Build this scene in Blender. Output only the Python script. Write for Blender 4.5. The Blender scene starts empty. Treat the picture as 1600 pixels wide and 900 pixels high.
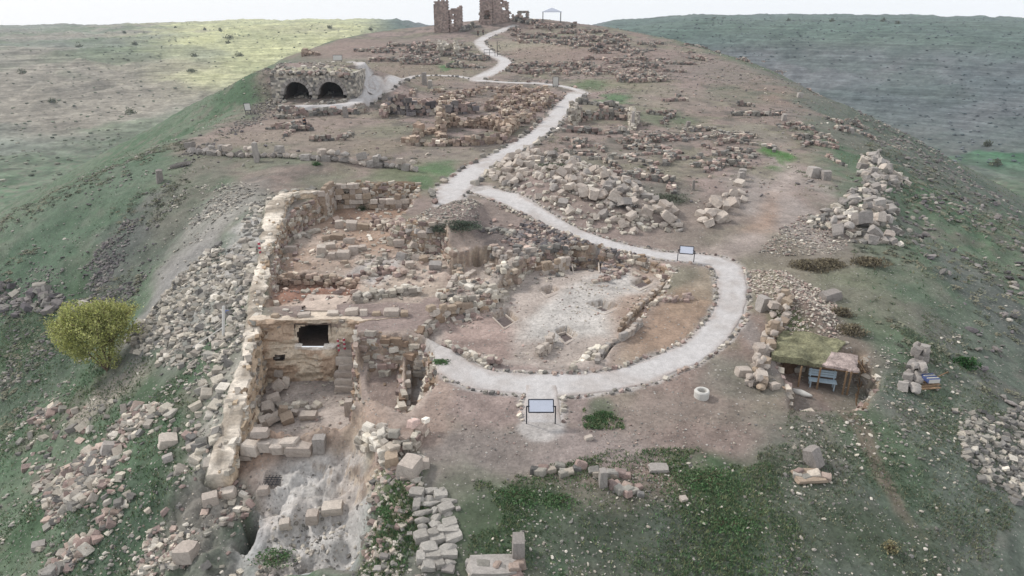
import bpy, math, random
import numpy as np
from mathutils import Vector, Matrix
random.seed(7)
RNG = np.random.default_rng(11)
SC = bpy.context.scene
COL = SC.collection
# ------------------------------------------------------------------ camera, sky, sun, exposure
F = 1066.7; PITCH = math.radians(22.4); CAMZ = 18.0
cam_data = bpy.data.cameras.new('camera'); cam = bpy.data.objects.new('camera', cam_data)
COL.objects.link(cam); SC.camera = cam
cam_data.sensor_width = 36; cam_data.lens = 24.0; cam_data.clip_start = 0.5; cam_data.clip_end = 6000
cam.location = (0, 0, CAMZ); cam.rotation_euler = (math.pi/2 - PITCH, 0, 0)
SUN_EL, SUN_AZ = math.radians(38), math.radians(-62)      # azimuth from +Y towards +X; light comes from the left, ahead
world = bpy.data.worlds.new("World"); SC.world = world; world.use_nodes = True
nt = world.node_tree; nt.nodes.clear()
wo = nt.nodes.new('ShaderNodeOutputWorld'); bg = nt.nodes.new('ShaderNodeBackground')
sky = nt.nodes.new('ShaderNodeTexSky'); sky.sky_type = 'NISHITA'; sky.sun_disc = False
sky.sun_elevation = SUN_EL; sky.sun_rotation = SUN_AZ; sky.altitude = 800; sky.air_density = 1.0; sky.dust_density = 2.0
mixw = nt.nodes.new('ShaderNodeMixRGB'); mixw.blend_type = 'MIX'; mixw.inputs[0].default_value = 0.82
mixw.inputs[2].default_value = (11.4, 11.7, 12.1, 1)       # bright even overcast cloud over the clear sky
nt.links.new(sky.outputs[0], mixw.inputs[1]); nt.links.new(mixw.outputs[0], bg.inputs[0])
bg.inputs[1].default_value = 0.1
nt.links.new(bg.outputs[0], wo.inputs[0])
sun_d = bpy.data.lights.new('sun', 'SUN'); sun_d.energy = 3.0; sun_d.angle = math.radians(8); sun_d.color = (1.0, .95, .88)
sun = bpy.data.objects.new('sun', sun_d); COL.objects.link(sun)
sv = Vector((math.sin(SUN_AZ)*math.cos(SUN_EL), math.cos(SUN_AZ)*math.cos(SUN_EL), math.sin(SUN_EL)))
sun.rotation_euler = sv.to_track_quat('Z', 'Y').to_euler(); sun.location = (-100, 100, 200)
SC.render.engine = 'CYCLES'
SC.view_settings.view_transform = 'Standard'; SC.view_settings.look = 'None'
SC.view_settings.exposure = 0.0; SC.view_settings.gamma = 1.0
LIGHT = 1.35     # how bright a horizontal matt surface of albedo 1 comes out

# ------------------------------------------------------------------ helpers
def lin(c):
    c = np.asarray(c, float)/255.0
    return np.where(c <= .04045, c/12.92, ((c+.055)/1.055)**2.4)
def alb(c, k=1.0): return lin(c)/LIGHT*k
TT = np.random.default_rng(5).random((8, 256, 256))
def vn(x, y, s=0):
    xi = np.floor(x); yi = np.floor(y); fx = x-xi; fy = y-yi
    xi = xi.astype(np.int64); yi = yi.astype(np.int64)
    fx = fx*fx*(3-2*fx); fy = fy*fy*(3-2*fy); T = TT[s % 8]
    a = T[xi & 255, yi & 255]; b = T[(xi+1) & 255, yi & 255]; c = T[xi & 255, (yi+1) & 255]; d = T[(xi+1) & 255, (yi+1) & 255]
    return (a*(1-fx)+b*fx)*(1-fy)+(c*(1-fx)+d*fx)*fy
def fbm(x, y, sc, octs=4, s=0, gain=.5):
    v = 0; a = 1; t = 0
    for i in range(octs):
        v = v+a*vn(x/sc+17.3*i+s*3.1, y/sc-9.7*i+s*7.7, s+i); t += a; a *= gain; sc /= 2.03
    return v/t
def ss(a, b, x):
    t = np.clip((x-a)/(b-a), 0, 1); return t*t*(3-2*t)
def sdist(X, Y, P):
    """signed distance to polygon P (negative inside)"""
    P = np.asarray(P, float); n = len(P); d = np.full(np.shape(X), 1e18); inside = np.zeros(np.shape(X), bool)
    for i in range(n):
        ax, ay = P[i]; bx, by = P[(i+1) % n]; ex, ey = bx-ax, by-ay
        wx, wy = X-ax, Y-ay; t = np.clip((wx*ex+wy*ey)/(ex*ex+ey*ey+1e-12), 0, 1)
        d = np.minimum(d, (wx-ex*t)**2+(wy-ey*t)**2)
        c = ((ay <= Y) & (by > Y)) | ((by <= Y) & (ay > Y))
        if by != ay: inside ^= c & (X < ax+(Y-ay)/(by-ay)*ex)
    d = np.sqrt(d); return np.where(inside, -d, d)
def ldist(X, Y, P):
    d = np.full(np.shape(X), 1e18)
    for (ax, ay), (bx, by) in zip(P[:-1], P[1:]):
        ex, ey = bx-ax, by-ay; wx, wy = X-ax, Y-ay
        t = np.clip((wx*ex+wy*ey)/(ex*ex+ey*ey+1e-12), 0, 1)
        d = np.minimum(d, (wx-ex*t)**2+(wy-ey*t)**2)
    return np.sqrt(d)
CP, SP = math.cos(PITCH), math.sin(PITCH)
def ray(px, py):
    x = (np.asarray(px, float)-800)/F; y = (450-np.asarray(py, float))/F
    return x, CP+y*SP, -SP+y*CP
def onz(px, py, z):
    dx, dy, dz = ray(px, py); t = (z-CAMZ)/dz
    return dx*t, dy*t
def hit(px, py, H, far=1500):
    """points on the surface H(x,y) seen at these places"""
    dx, dy, dz = ray(np.atleast_1d(px), np.atleast_1d(py)); n = len(dx)
    ts = np.geomspace(14, far, 520); lo = np.full(n, ts[0]); hi = np.full(n, ts[-1]); act = np.ones(n, bool); prev = ts[0]
    for t in ts:
        idx = np.nonzero(act)[0]
        if len(idx) == 0: break
        below = CAMZ+dz[idx]*t < H(dx[idx]*t, dy[idx]*t)
        hi[idx[below]] = t; lo[idx[below]] = prev; act[idx[below]] = False; prev = t
    for k in range(14):
        m = (lo+hi)/2; b = CAMZ+dz*m < H(dx*m, dy*m); hi = np.where(b, m, hi); lo = np.where(b, lo, m)
    t = (lo+hi)/2
    return np.stack([dx*t, dy*t, CAMZ+dz*t, t], 1)

# ------------------------------------------------------------------ the shape of the hill
RIM = [(-7.0, 27.0), (-12.0, 32), (-15.5, 40), (-18.6, 50), (-23, 62), (-40, 80), (-40, 105), (-45, 135), (-50, 170), (-50, 215), (-38, 250), (0, 262), (30, 250),
       (46, 215), (52, 170), (50, 130), (43, 100), (35, 78), (28, 60), (27, 50), (21, 38), (15, 28), (9, 23.6), (0, 23.2), (-3.5, 24.2)]
YS = [0, 20, 24, 31, 38, 44, 50, 60, 80, 100, 150, 190, 227, 260, 400, 3000]
ZS = [0, 0, 0, .4, .8, 1.3, 1.7, 2.3, 2.8, 3.2, 5.6, 8.2, 10.4, 11, 8, 8]
AZ = np.radians([-180, -60, -37, -30, -21, -14, -9, -6, 0, 6, 8, 14, 24, 37, 60, 180])
EL = np.radians([-1.6, -2.0, -2.15, -2.2, -1.75, -1.7, -1.75, -2.6, -3.2, -2.6, -1.8, -1.15, -1.0, -1.35, -1.5, -1.6])
def H0(X, Y):
    X = np.asarray(X, float); Y = np.asarray(Y, float)
    d = np.maximum(sdist(X, Y, RIM), 0)
    p = np.interp(Y, YS, ZS)+3.6*np.exp(-((X-1)/30)**2-((Y-246)/16)**2)
    p = p+.7*np.exp(-((X-30)/25)**2-((Y-120)/40)**2)-.015*np.maximum(np.abs(X)-12, 0)*ss(40, 70, Y)
    near = ss(75, 35, Y)*ss(-5, -15, X)
    s = .50+.16*near
    fall = s*d*d/(d+9-6*near)
    fall = np.where(fall > 48, 48+14*(1-np.exp(-(fall-48)/14)), fall)
    r = np.hypot(X, Y); az = np.arctan2(X, Y); right = ss(-.1, .25, az)

    top = 18+800*np.tan(np.interp(az, AZ, EL))
    a, b = 78+40*right, 600-150*right
    rise = ss(a, b, d)
    und = (fbm(X, Y, 160, 3, 2)-.5)*26*ss(140, 260, d)*(1-ss(420, 620, d)*.75)
    base = p-fall
    return base*(1-rise)+(top)*rise+und*(1-rise*.55)
def W(P, z=None):
    """a polygon given as sightings on the smooth hill (or at level z) -> world XY"""
    P = np.asarray(P, float)
    if z is not None: x, y = onz(P[:, 0], P[:, 1], z); return np.stack([x, y], 1)
    return hit(P[:, 0], P[:, 1], H0)[:, :2]
# levelled / dug areas: sightings with the level they lie at; edge softness
DUG = [
 (2.6, [(338,735,-2.7),(362,706,-2.6),(560,706,-2.4),(575,762,-2.5),(585,860,-3.2),(560,960,-4.4),(330,960,-5.0)]),
 (.5, [(376,718,-3.1),(552,716,-3.0),(566,690,-3.0),(560,587,-3.0),(440,587,-3.0),(408,592,-3.0),(385,660,-3.1)]),
 (.5, [(562,557,-.8),(664,553,-.4),(684,600,-.7),(672,655,-1.4),(640,702,-2.2),(566,696,-2.6)]),
 (.3, [(578,586,-1.55),(627,583,-1.55),(625,650,-1.75),(575,652,-1.75)]),
 (.25, [(640,600,-2.2),(672,606,-2.2),(655,672,-2.6),(636,676,-2.6)]),
 (.45, [(418,482,.6),(520,480,.6),(655,478,.6),(700,470,.7),(712,420,.8),(690,392,.8),(610,385,.4),(640,352,.3),(655,322,.3),(560,323,.2),(520,326,.1),(500,348,.1),(468,362,.1),(441,388,.1)]),
 (.30, [(428,470,-.2),(500,466,-.2),(560,462,.1),(555,448,.1),(430,452,-.2)]),
 (.35, [(655,532,.1),(700,495,.3),(760,480,.4),(800,440,.5),(850,410,.6),(930,408,.6),(1010,420,.7),(1052,436,.7),(1035,470,.5),(985,520,.3),(940,572,.1),(880,578,.0),(780,570,.0),(700,556,.0)]),
 (.16, [(890,418,-.2),(935,418,-.2),(938,436,-.2),(893,436,-.2)]),
 (.14, [(918,484,-.1),(940,480,-.1),(964,488,-.1),(944,496,-.1)]),
 (.14, [(866,526,-.2),(884,521,-.2),(902,533,-.2),(884,543,-.2)]),
 (.14, [(845,460,.0),(862,456,.0),(872,462,.0),(856,468,.0)]),
 (.14, [(985,446,.2),(1005,440,.2),(1020,446,.2),(1000,454,.2)]),
 (.16, [(770,500,-.15),(790,492,-.15),(808,508,-.15),(788,520,-.15)]),
 (.25, [(700,425,.3),(760,410,.3),(800,425,.3),(760,455,.3),(720,460,.3)]),
 (.8, [(1214,580,-.55),(1335,585,-.75),(1362,618,-.85),(1350,668,-.95),(1240,664,-.75),(1222,620,-.6)]),
 (.5, [(688,222,2.3),(790,218,2.3),(795,200,2.3),(690,196,2.3)]),
 (.5, [(890,206,2.5),(990,204,2.5),(985,186,2.5),(905,186,2.5)]),
]
def disc(px, py, z, r):
    x, y = onz(px, py, z); return [(float(x)+r*math.cos(a), float(y)+r*math.sin(a)) for a in np.linspace(0, 2*math.pi, 9)[:-1]]
DUGW = []
for soft, P in DUG:
    P = np.array(P, float); x, y = onz(P[:, 0], P[:, 1], P[:, 2])
    A = np.stack([x, y, np.ones(len(x))], 1); co = np.linalg.lstsq(A, P[:, 2], rcond=None)[0]
    if len(set(P[:, 2])) == 1: co = np.array([0, 0, P[0, 2]])
    DUGW.append((soft, np.stack([x, y], 1), co))
for px_, py_, z_, r_, dz_ in ((423, 737, -2.35, .36, 1.3), (745, 407, .62, .30, 1.2)): DUGW.append((.12, np.array(disc(px_, py_, z_, r_)), np.array([0, 0, z_-dz_])))
_p = np.array([(378,794,-2.9),(399,786,-2.8),(404,812,-3.1),(396,838,-3.4),(384,860,-3.8),(364,864,-4.0),(374,830,-3.5)], float)
DUGW.append((.3, np.stack(onz(_p[:, 0], _p[:, 1], _p[:, 2]), 1), np.array([0, 0, -6.2])))
# mounds: sightings, height, softness
MOUND = [
 ([(640,352),(700,330),(748,322),(760,345),(740,372),(690,392),(650,385)], 1.3, 1.5),
 ([(770,270),(815,250),(900,262),(990,300),(1050,345),(985,358),(900,345),(820,315)], 1.1, 3.0),
 ([(1350,255),(1405,285),(1390,370),(1300,365),(1290,345),(1345,300)], .7, 2.5),
 ([(1180,430),(1225,435),(1300,500),(1290,520),(1215,500),(1195,470)], .9, 1.6),
 ([(700,430),(720,400),(790,400),(880,402),(890,420),(860,450),(840,470),(800,440),(740,425)], .35, 1.0),
 ([(400,300),(440,285),(560,262),(560,250),(400,245)], .5, 3),
 ([(230,560),(360,480),(410,330),(330,310),(250,400)], .5, 3),
 ([(400,740),(560,730),(590,760),(570,830),(480,858),(402,826)], .9, .45),
]
MOUNDW = [(W(P), h, s) for P, h, s in MOUND]
MOUND.append(([(434,178),(572,174),(578,140),(434,140)], 1.0, .6)); MOUNDW.append((W(MOUND[-1][0]), 1.0, .6))
BANK = [(-66, 119), (-14, 119), (-12, 124), (-20, 139), (-66, 138)]
ROCKY = [([(372,728),(575,722),(570,770),(545,850),(400,880)], -2.6, .7), ([(230,760),(340,735),(372,790),(372,870),(330,930),(220,930)], -3.4, .5), ([(425,480),(655,478),(712,420),(690,392),(610,385),(560,372),(445,394)], .4, .22), ([(655,532),(700,495),(760,480),(800,440),(740,410),(690,430)], .5, .25), ([(380,400),(300,520),(240,560),(340,590),(400,480)], -2, .35), ([(800,375),(900,398),(1040,425),(960,395),(860,360)], 1.0, .35)]
def H1(X, Y):
    X = np.asarray(X, float); Y = np.asarray(Y, float); h = H0(X, Y)
    for P, a, s in MOUNDW:
        m = (X > P[:, 0].min()-s-1) & (X < P[:, 0].max()+s+1) & (Y > P[:, 1].min()-s-1) & (Y < P[:, 1].max()+s+1)
        if m.any():
            h = h.copy(); h[m] += a*ss(s*.5, -s*.9, sdist(X[m], Y[m], P))
    m = (X > -60) & (X < -8) & (Y > 110) & (Y < 150)
    if m.any():
        h = h.copy(); sd = sdist(X[m], Y[m], BANK); k_ = 5*np.maximum(ss(-38, -40, X[m]), ss(-26.5, -24, X[m])); h[m] += 3.9*ss(.5+k_, -.5-k_, sd)*ss(142, 124, Y[m])*ss(-62, -42, X[m])*ss(-15, -26, X[m])+.0
    for soft, P, co in DUGW:
        e = soft+.8
        m = (X > P[:, 0].min()-e) & (X < P[:, 0].max()+e) & (Y > P[:, 1].min()-e) & (Y < P[:, 1].max()+e)
        if m.any():
            x, y = X[m], Y[m]; sd = sdist(x, y, P)+(fbm(x, y, 1.6, 3, 3)-.5)*min(soft*1.5, .8)
            w = ss(soft*.5, -soft*.5, sd); h = h.copy()
            h[m] = h[m]*(1-w)+(co[0]*x+co[1]*y+co[2])*w
    return h
# ------------------------------------------------------------------ paths (centre lines sighted on the ground, widths in metres)
def smooth(P, step=.3):
    P = np.asarray(P, float); Q = np.vstack([2*P[0]-P[1], P, 2*P[-1]-P[-2]]); out = []
    for i in range(1, len(Q)-2):
        L = np.linalg.norm((Q[i+1]-Q[i])[:2]); n = max(int(L/step), 1)
        for k in range(n):
            t = k/n
            out.append(.5*((2*Q[i])+(-Q[i-1]+Q[i+1])*t+(2*Q[i-1]-5*Q[i]+4*Q[i+1]-Q[i+2])*t*t+(-Q[i-1]+3*Q[i]-3*Q[i+1]+Q[i+2])*t**3))
    out.append(Q[-2]); return np.array(out)
PATHS = {
 'loop': ([(672,545,2.2),(700,556,2.6),(722,577,2.5),(755,592,2.2),(800,597,2.2),(860,601,2.3),(920,599,2.2),(980,589,2.1),(1030,572,2.1),(1080,549,2.1),(1117,520,2.1),(1139,487,2.1),(1144,455,2.1),(1140,425,2.3),(1122,410,2.4),(1085,403,2.0),(1040,399,1.7),(985,389,1.6),(930,374,1.7),(880,355,1.9),(835,332,2.1),(790,310,2.6),(752,296,2.8)]),
 'spur': ([(846,596,1.9),(847,630,2.05),(848,662,2.1)]),
 'main': ([(700,318,2.6),(706,298,3.4),(722,283,3.6),(748,263,3.3),(785,243,3.1),(822,221,3.1),(850,202,3.2),(868,182,3.2),(884,163,3.3),(900,146,3.4)]),
 'upper': ([(915,146,1.6),(898,139,1.6),(868,133,1.5),(838,130,1.4),(800,129,1.5),(770,127,1.7),(746,124,3.4),(768,113,3.6),(786,103,3.6),(788,94,3.2),(768,84,3.2),(756,74,3.2),(750,65,3.4),(765,55,3.6),(785,47,3.4),(802,41,3.0)]),
 'left': ([(750,125,1.6),(712,119,1.5),(672,118,1.5),(640,121,1.8),(612,128,2.4),(590,138,3.4),(572,150,3.4),(552,160,2.8),(520,166,2.2),(480,168,2.2),(442,171,2.2)]),
 'spurleft': ([(592,134,3.0),(588,124,2.8),(570,110,2.8),(548,97,2.4)]),
}
PW = {}
for k, P in PATHS.items():
    P = np.array(P, float); h = hit(P[:, 0], P[:, 1], H1 if k in ('left', 'spurleft') else H0)
    PW[k] = smooth(np.stack([h[:, 0], h[:, 1], P[:, 2]/2*.94], 1), .5)
def pathmask(X, Y):
    """distance to the nearest path edge (negative on the path)"""
    d = np.full(np.shape(X), 50.0)
    for P in PW.values():
        mx = (X > P[:, 0].min()-4) & (X < P[:, 0].max()+4) & (Y > P[:, 1].min()-4) & (Y < P[:, 1].max()+4)
        if not mx.any(): continue
        x, y = X[mx], Y[mx]; dd = d[mx]
        for i in range(0, len(P)-1):
            (ax, ay, aw), (bx, by, bw) = P[i], P[i+1]
            c = np.nonzero((np.abs(x-(ax+bx)/2) < 3.6) & (np.abs(y-(ay+by)/2) < 3.6))[0]
            if len(c) == 0: continue
            ex, ey = bx-ax, by-ay; wx, wy = x[c]-ax, y[c]-ay
            t = np.clip((wx*ex+wy*ey)/(ex*ex+ey*ey), 0, 1)
            dd[c] = np.minimum(dd[c], np.hypot(wx-ex*t, wy-ey*t)-(aw+(bw-aw)*t))
        d[mx] = dd
    return d
ROCKYW = [(np.stack(onz(np.array([p[0] for p in P]), np.array([p[1] for p in P]), z), 1), z, a) for P, z, a in ROCKY]
def H2(X, Y, pm=None):
    """the finished ground"""
    X = np.asarray(X, float); Y = np.asarray(Y, float)
    if pm is None: pm = pathmask(X, Y)
    h = H1(X, Y); d = sdist(X, Y, RIM); r = np.hypot(X, Y)
    q = ss(-.15, .5, pm)
    out = ss(0, 14, d)
    a = .16+.30*out
    n = (fbm(X, Y, 2.6, 5, 1, .55)-.5)*a*1.6
    n = n+(fbm(X, Y, 11, 3, 4)-.5)*(.35+1.7*out)
    n = n+(fbm(X, Y, 34, 3, 6)-.5)*3.2*ss(4, 30, d)
    # rock ledges of the flanks: small treads following the slope
    led = ss(3, 12, d)*ss(90, 60, d); u = (h+fbm(X, Y, 9, 3, 5)*3.0)/1.1; fr = u-np.floor(u)
    n = n+led*.34*(ss(.0, .85, fr)-fr)*2
    far = ss(150, 300, d); u = (h+fbm(X, Y, 90, 4, 7)*14)/4.6; fr = u-np.floor(u)
    n = n+far*((1.1+.9*(X < 0))*(ss(.1, .8, fr)-fr)*2+(fbm(X, Y, 22, 5, 2, .6)-.5)*9)
    for P, zz, am in ROCKYW:
        m = (X > P[:, 0].min()-1) & (X < P[:, 0].max()+1) & (Y > P[:, 1].min()-1) & (Y < P[:, 1].max()+1)
        if m.any():
            x, y = X[m], Y[m]; w = ss(.3, -.8, sdist(x, y, P)); rg = 1-np.abs(fbm(x, y, 1.5, 5, 3, .55)*2-1)*2.2
            st = np.floor(fbm(x, y, 1.9, 3, 6)*9)/9+fbm(x, y, 1.9, 3, 6)*.3
            n[m] += w*am*((rg-.5)*.8+(st-.62)*1.5)
    return h+n*q-.05*(1-q)
# ------------------------------------------------------------------ ground colour: what grows and lies where, plus one painted sunlit patch
GRASS = (98, 116, 98); GRASS2 = (80, 104, 80); BRIGHT = (68, 106, 70); DIRT = (158, 142, 136); DIRT2 = (146, 132, 124); GREY = (142, 139, 134); PALE = (196, 187, 178)
DARK = (100, 92, 92); RUST = (165, 128, 104); OLIVE = (132, 132, 104); FLOOR = (188, 178, 170); FLOOR2 = (196, 194, 190)
# sighting x, y, half sizes, colour, strength
BLOB = [
 (60,530,150,60,(74,102,68),.95),(50,420,90,40,BRIGHT,.25),(60,590,120,40,GRASS2,.8),(250,600,70,50,(80,104,72),.8),(200,800,90,40,GRASS2,.8),(50,830,60,40,(64,104,62),.7),(260,730,50,40,(72,104,70),.8),
 (150,860,90,50,GRASS2,.6),(320,250,60,20,(104,118,92),.6),(120,330,120,60,(96,124,98),.6),(220,390,80,40,(100,104,98),.6),(200,360,50,30,(108,106,108),.5),(300,290,50,30,(128,122,108),.7),
 (340,340,70,45,(150,145,136),.85),(300,400,50,30,(150,145,138),.8),(380,390,40,50,(196,190,184),.9),(350,330,60,20,(165,160,150),.7),(265,470,60,60,(150,146,142),.85),(330,470,60,50,(176,170,164),.7),(370,560,30,60,(180,172,160),.7),
 (385,640,14,90,(200,188,170),.8),(330,600,30,80,(120,122,104),.5),(320,700,30,30,(186,178,166),.8),(330,770,50,50,(158,150,140),.8),(300,820,60,50,(140,132,122),.7),(340,860,50,40,(136,130,124),.8),
 (170,615,70,22,(170,158,142),.95),(440,255,60,14,(120,132,104),.7),(390,240,40,12,(112,128,100),.6),
 (480,770,110,50,(196,194,192),.95),(470,830,90,30,(182,182,184),.9),(420,750,40,20,(180,178,180),.8),(540,740,60,18,(190,188,182),.9),(570,860,50,30,(132,120,116),.6),(520,870,40,20,(150,140,134),.6),
 (625,790,40,60,(84,104,66),.85),(600,840,40,40,(96,96,78),.6),(680,830,30,60,(160,156,148),.7),(700,760,60,24,DIRT2,.7),
 (880,700,300,26,DIRT,.8),(760,700,120,30,DIRT2,.6),(1080,660,130,40,(150,134,122),.7),(900,640,60,20,(150,132,126),.6),(950,640,24,16,(96,116,84),.7),(1100,690,90,20,(152,126,116),.6),
 (830,790,70,30,(62,100,56),.8),(1100,740,60,30,(62,104,60),.85),(1140,800,50,50,(56,96,50),.8),(900,800,160,40,(80,100,72),.7),(1000,850,160,40,(84,94,78),.8),(760,840,60,40,(78,98,66),.7),(960,770,70,24,(120,112,98),.6),(1250,790,120,60,(94,106,84),.8),(1380,700,60,60,(88,116,80),.8),
 (1350,680,14,90,(140,116,102),.7),(1400,850,90,40,(84,100,74),.7),(1060,820,60,30,(84,96,84),.6),(700,880,60,20,(92,96,80),.5),(720,800,50,50,(92,106,80),.6),
 (1240,520,34,26,(104,118,70),.9),(1280,620,50,20,(140,122,116),.8),(1170,530,20,50,(150,142,138),.6),(1150,590,60,30,(128,128,116),.6),(1350,470,60,40,(110,124,96),.6),(1420,560,60,50,(98,124,88),.7),(1400,420,70,40,(104,124,98),.6),
 (1270,400,80,16,(132,120,104),.8),(1330,430,50,14,(120,124,96),.5),(1500,420,60,120,(108,116,104),.6),(1570,500,60,80,(112,116,112),.6),(1560,690,60,50,(140,140,132),.6),(1520,640,50,60,(104,118,96),.6),
 (1090,330,200,24,(152,136,124),.7),(1120,375,90,20,(148,134,120),.8),(1210,320,50,50,(172,158,150),.8),(1240,270,30,30,(170,156,146),.7),(1190,215,30,20,(160,148,134),.6),
 (1215,237,16,12,(84,140,62),.95),(1213,264,18,6,(84,130,62),.8),(1215,250,10,14,(90,134,66),.8),
 (640,275,60,16,(122,134,94),.8),(690,262,28,14,(96,138,84),.85),(650,285,20,8,(76,124,72),.6),(600,205,60,10,(130,132,104),.5),(470,220,150,14,(150,138,118),.6),(420,205,90,16,(162,140,126),.7),
 (500,190,100,14,(158,138,124),.7),(640,112,110,14,(150,132,112),.7),(500,110,70,14,(146,140,118),.7),(440,110,60,16,(122,124,106),.8),(705,103,16,5,(88,136,76),.9),
 (560,75,120,10,(160,134,122),.8),(850,100,60,12,(140,134,110),.8),(830,72,90,8,(172,162,134),.7),(900,58,80,8,(142,144,112),.7),(880,84,90,10,(160,132,120),.7),(940,95,80,10,(158,134,122),.6),
 (920,133,40,6,(104,132,84),.8),(965,155,30,6,(84,134,80),.8),(1000,130,50,10,(142,142,104),.6),(1030,185,46,12,(104,126,90),.7),(1060,150,60,14,(158,142,128),.6),(1020,165,30,10,(158,148,126),.6),
 (1150,145,50,10,(112,126,98),.5),(1160,85,30,6,(94,124,86),.5),(890,255,60,12,(112,122,96),.7),(950,245,60,14,(142,132,116),.6),(1030,305,60,16,(112,118,104),.6),(1000,225,70,12,(120,120,108),.4),
 (990,90,90,14,(156,132,122),.5),(1100,105,90,14,(148,130,122),.5),(1180,120,90,18,(138,128,116),.5),(1300,200,60,26,(130,124,114),.5),(1330,225,50,16,(124,122,108),.5),(600,232,50,12,(150,136,112),.6),(520,285,60,10,(120,126,100),.5),
 (700,240,60,12,(156,140,128),.6),(640,65,60,4,(140,128,116),.5),
 (770,330,40,20,(150,132,122),.7),(800,370,60,12,(118,106,102),.85),(900,392,50,10,(112,98,94),.85),(970,405,70,12,(120,106,98),.85),(1020,415,30,10,(130,116,106),.7),
]
# floors of the dig and other plain patches: sightings (with their level) and colour
PATCH = [
 ([(1228,262),(1255,268),(1232,330),(1195,378),(1135,398),(1105,388),(1180,345),(1208,290)], 1.9, (176,163,156), .85, 2.2),
 ([(352,742),(368,690),(600,690),(620,742)], -2.7, (178,164,154), 1.0, .7),
 ([(376,735),(430,722),(585,722),(580,770),(556,850),(480,868),(400,862),(404,790)], -2.6, (200,196,192), 1.0, .9),
 ([(590,742),(650,742),(660,800),(645,870),(575,880),(585,800)], -2.2, (98,112,82), .9, .8),
 ([(560,735),(640,640),(690,600),(720,640),(690,720),(620,740)], -.8, (164,146,136), 1.0, .8),
 ([(376,718),(560,716),(560,592),(440,592),(405,602)], -3.0, (182,170,162), 1.0, .6),
 ([(562,557),(664,553),(684,600),(672,655),(640,702),(566,696)], -1.0, (176,160,150), 1.0, .5),
 ([(578,588),(627,585),(625,648),(575,650)], -2.1, (150,134,126), 1.0, .3),
 ([(418,482),(520,480),(655,478),(712,420),(690,392),(610,385),(640,352),(655,322),(560,322),(500,330),(445,392)], .5, (186,170,158), 1.0, .6),
 ([(425,478),(560,472),(560,440),(430,440)], .3, (150,112,96), .9, .8),
 ([(505,330),(560,318),(655,318),(655,340),(560,345)], .3, (150,122,104), .8, .6),
 ([(560,470),(690,466),(690,440),(600,430),(560,445)], .6, (192,176,162), .9, .7),
 ([(565,405),(640,400),(600,445),(540,435)], .5, (188,184,182), .7, .8),
 ([(655,532),(700,495),(760,480),(800,440),(850,410),(930,408),(1010,420),(1052,436),(1035,470),(985,520),(940,572),(880,578),(780,570),(700,556)], .4, (184,172,164), 1.0, .6),
 ([(810,520),(840,480),(900,440),(960,420),(1030,440),(990,480),(960,520),(900,520),(870,530)], .5, (202,197,192), .9, 1.4),
 ([(690,500),(740,480),(800,500),(790,560),(700,545)], .3, (172,150,142), .8, 1.0),
 ([(950,570),(990,520),(1050,470),(1110,430),(1120,480),(1080,540),(1000,565)], .5, (166,152,136), .8, 1.0),
 ([(690,450),(740,410),(800,410),(820,440),(780,470),(720,480)], .7, (188,176,166), .9, .8),
 ([(655,400),(700,385),(760,395),(740,440),(690,450)], .7, (190,172,160), .8, .8),
]
BLOBW = []
_b = np.array([(b[0], b[1]) for b in BLOB], float); _h = hit(_b[:, 0], _b[:, 1], H0)
for b, h in zip(BLOB, _h):
    dz = -ray(b[0], b[1])[2]; L = h[3]
    BLOBW.append((h[0], h[1], b[2]*L/F, b[3]*L/F/max(dz/math.sqrt(1+dz*dz)*1.0, .09), b[4], b[5]))
PATCHW = []
for P, z, c, s, w in PATCH:
    P = np.array(P, float); x, y = onz(P[:, 0], P[:, 1], z); PATCHW.append((np.stack([x, y], 1), c, s, w))
def desat(c, k=.68):
    c = np.asarray(c, float); g = c.mean(); return g+(c-g)*k
BLOBW = [b[:4]+(desat(b[4]),)+b[5:] for b in BLOBW]
FIELDW = W([(1485,246),(1530,238),(1600,240),(1660,250),(1660,296),(1600,284),(1545,268),(1500,256)])
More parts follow.
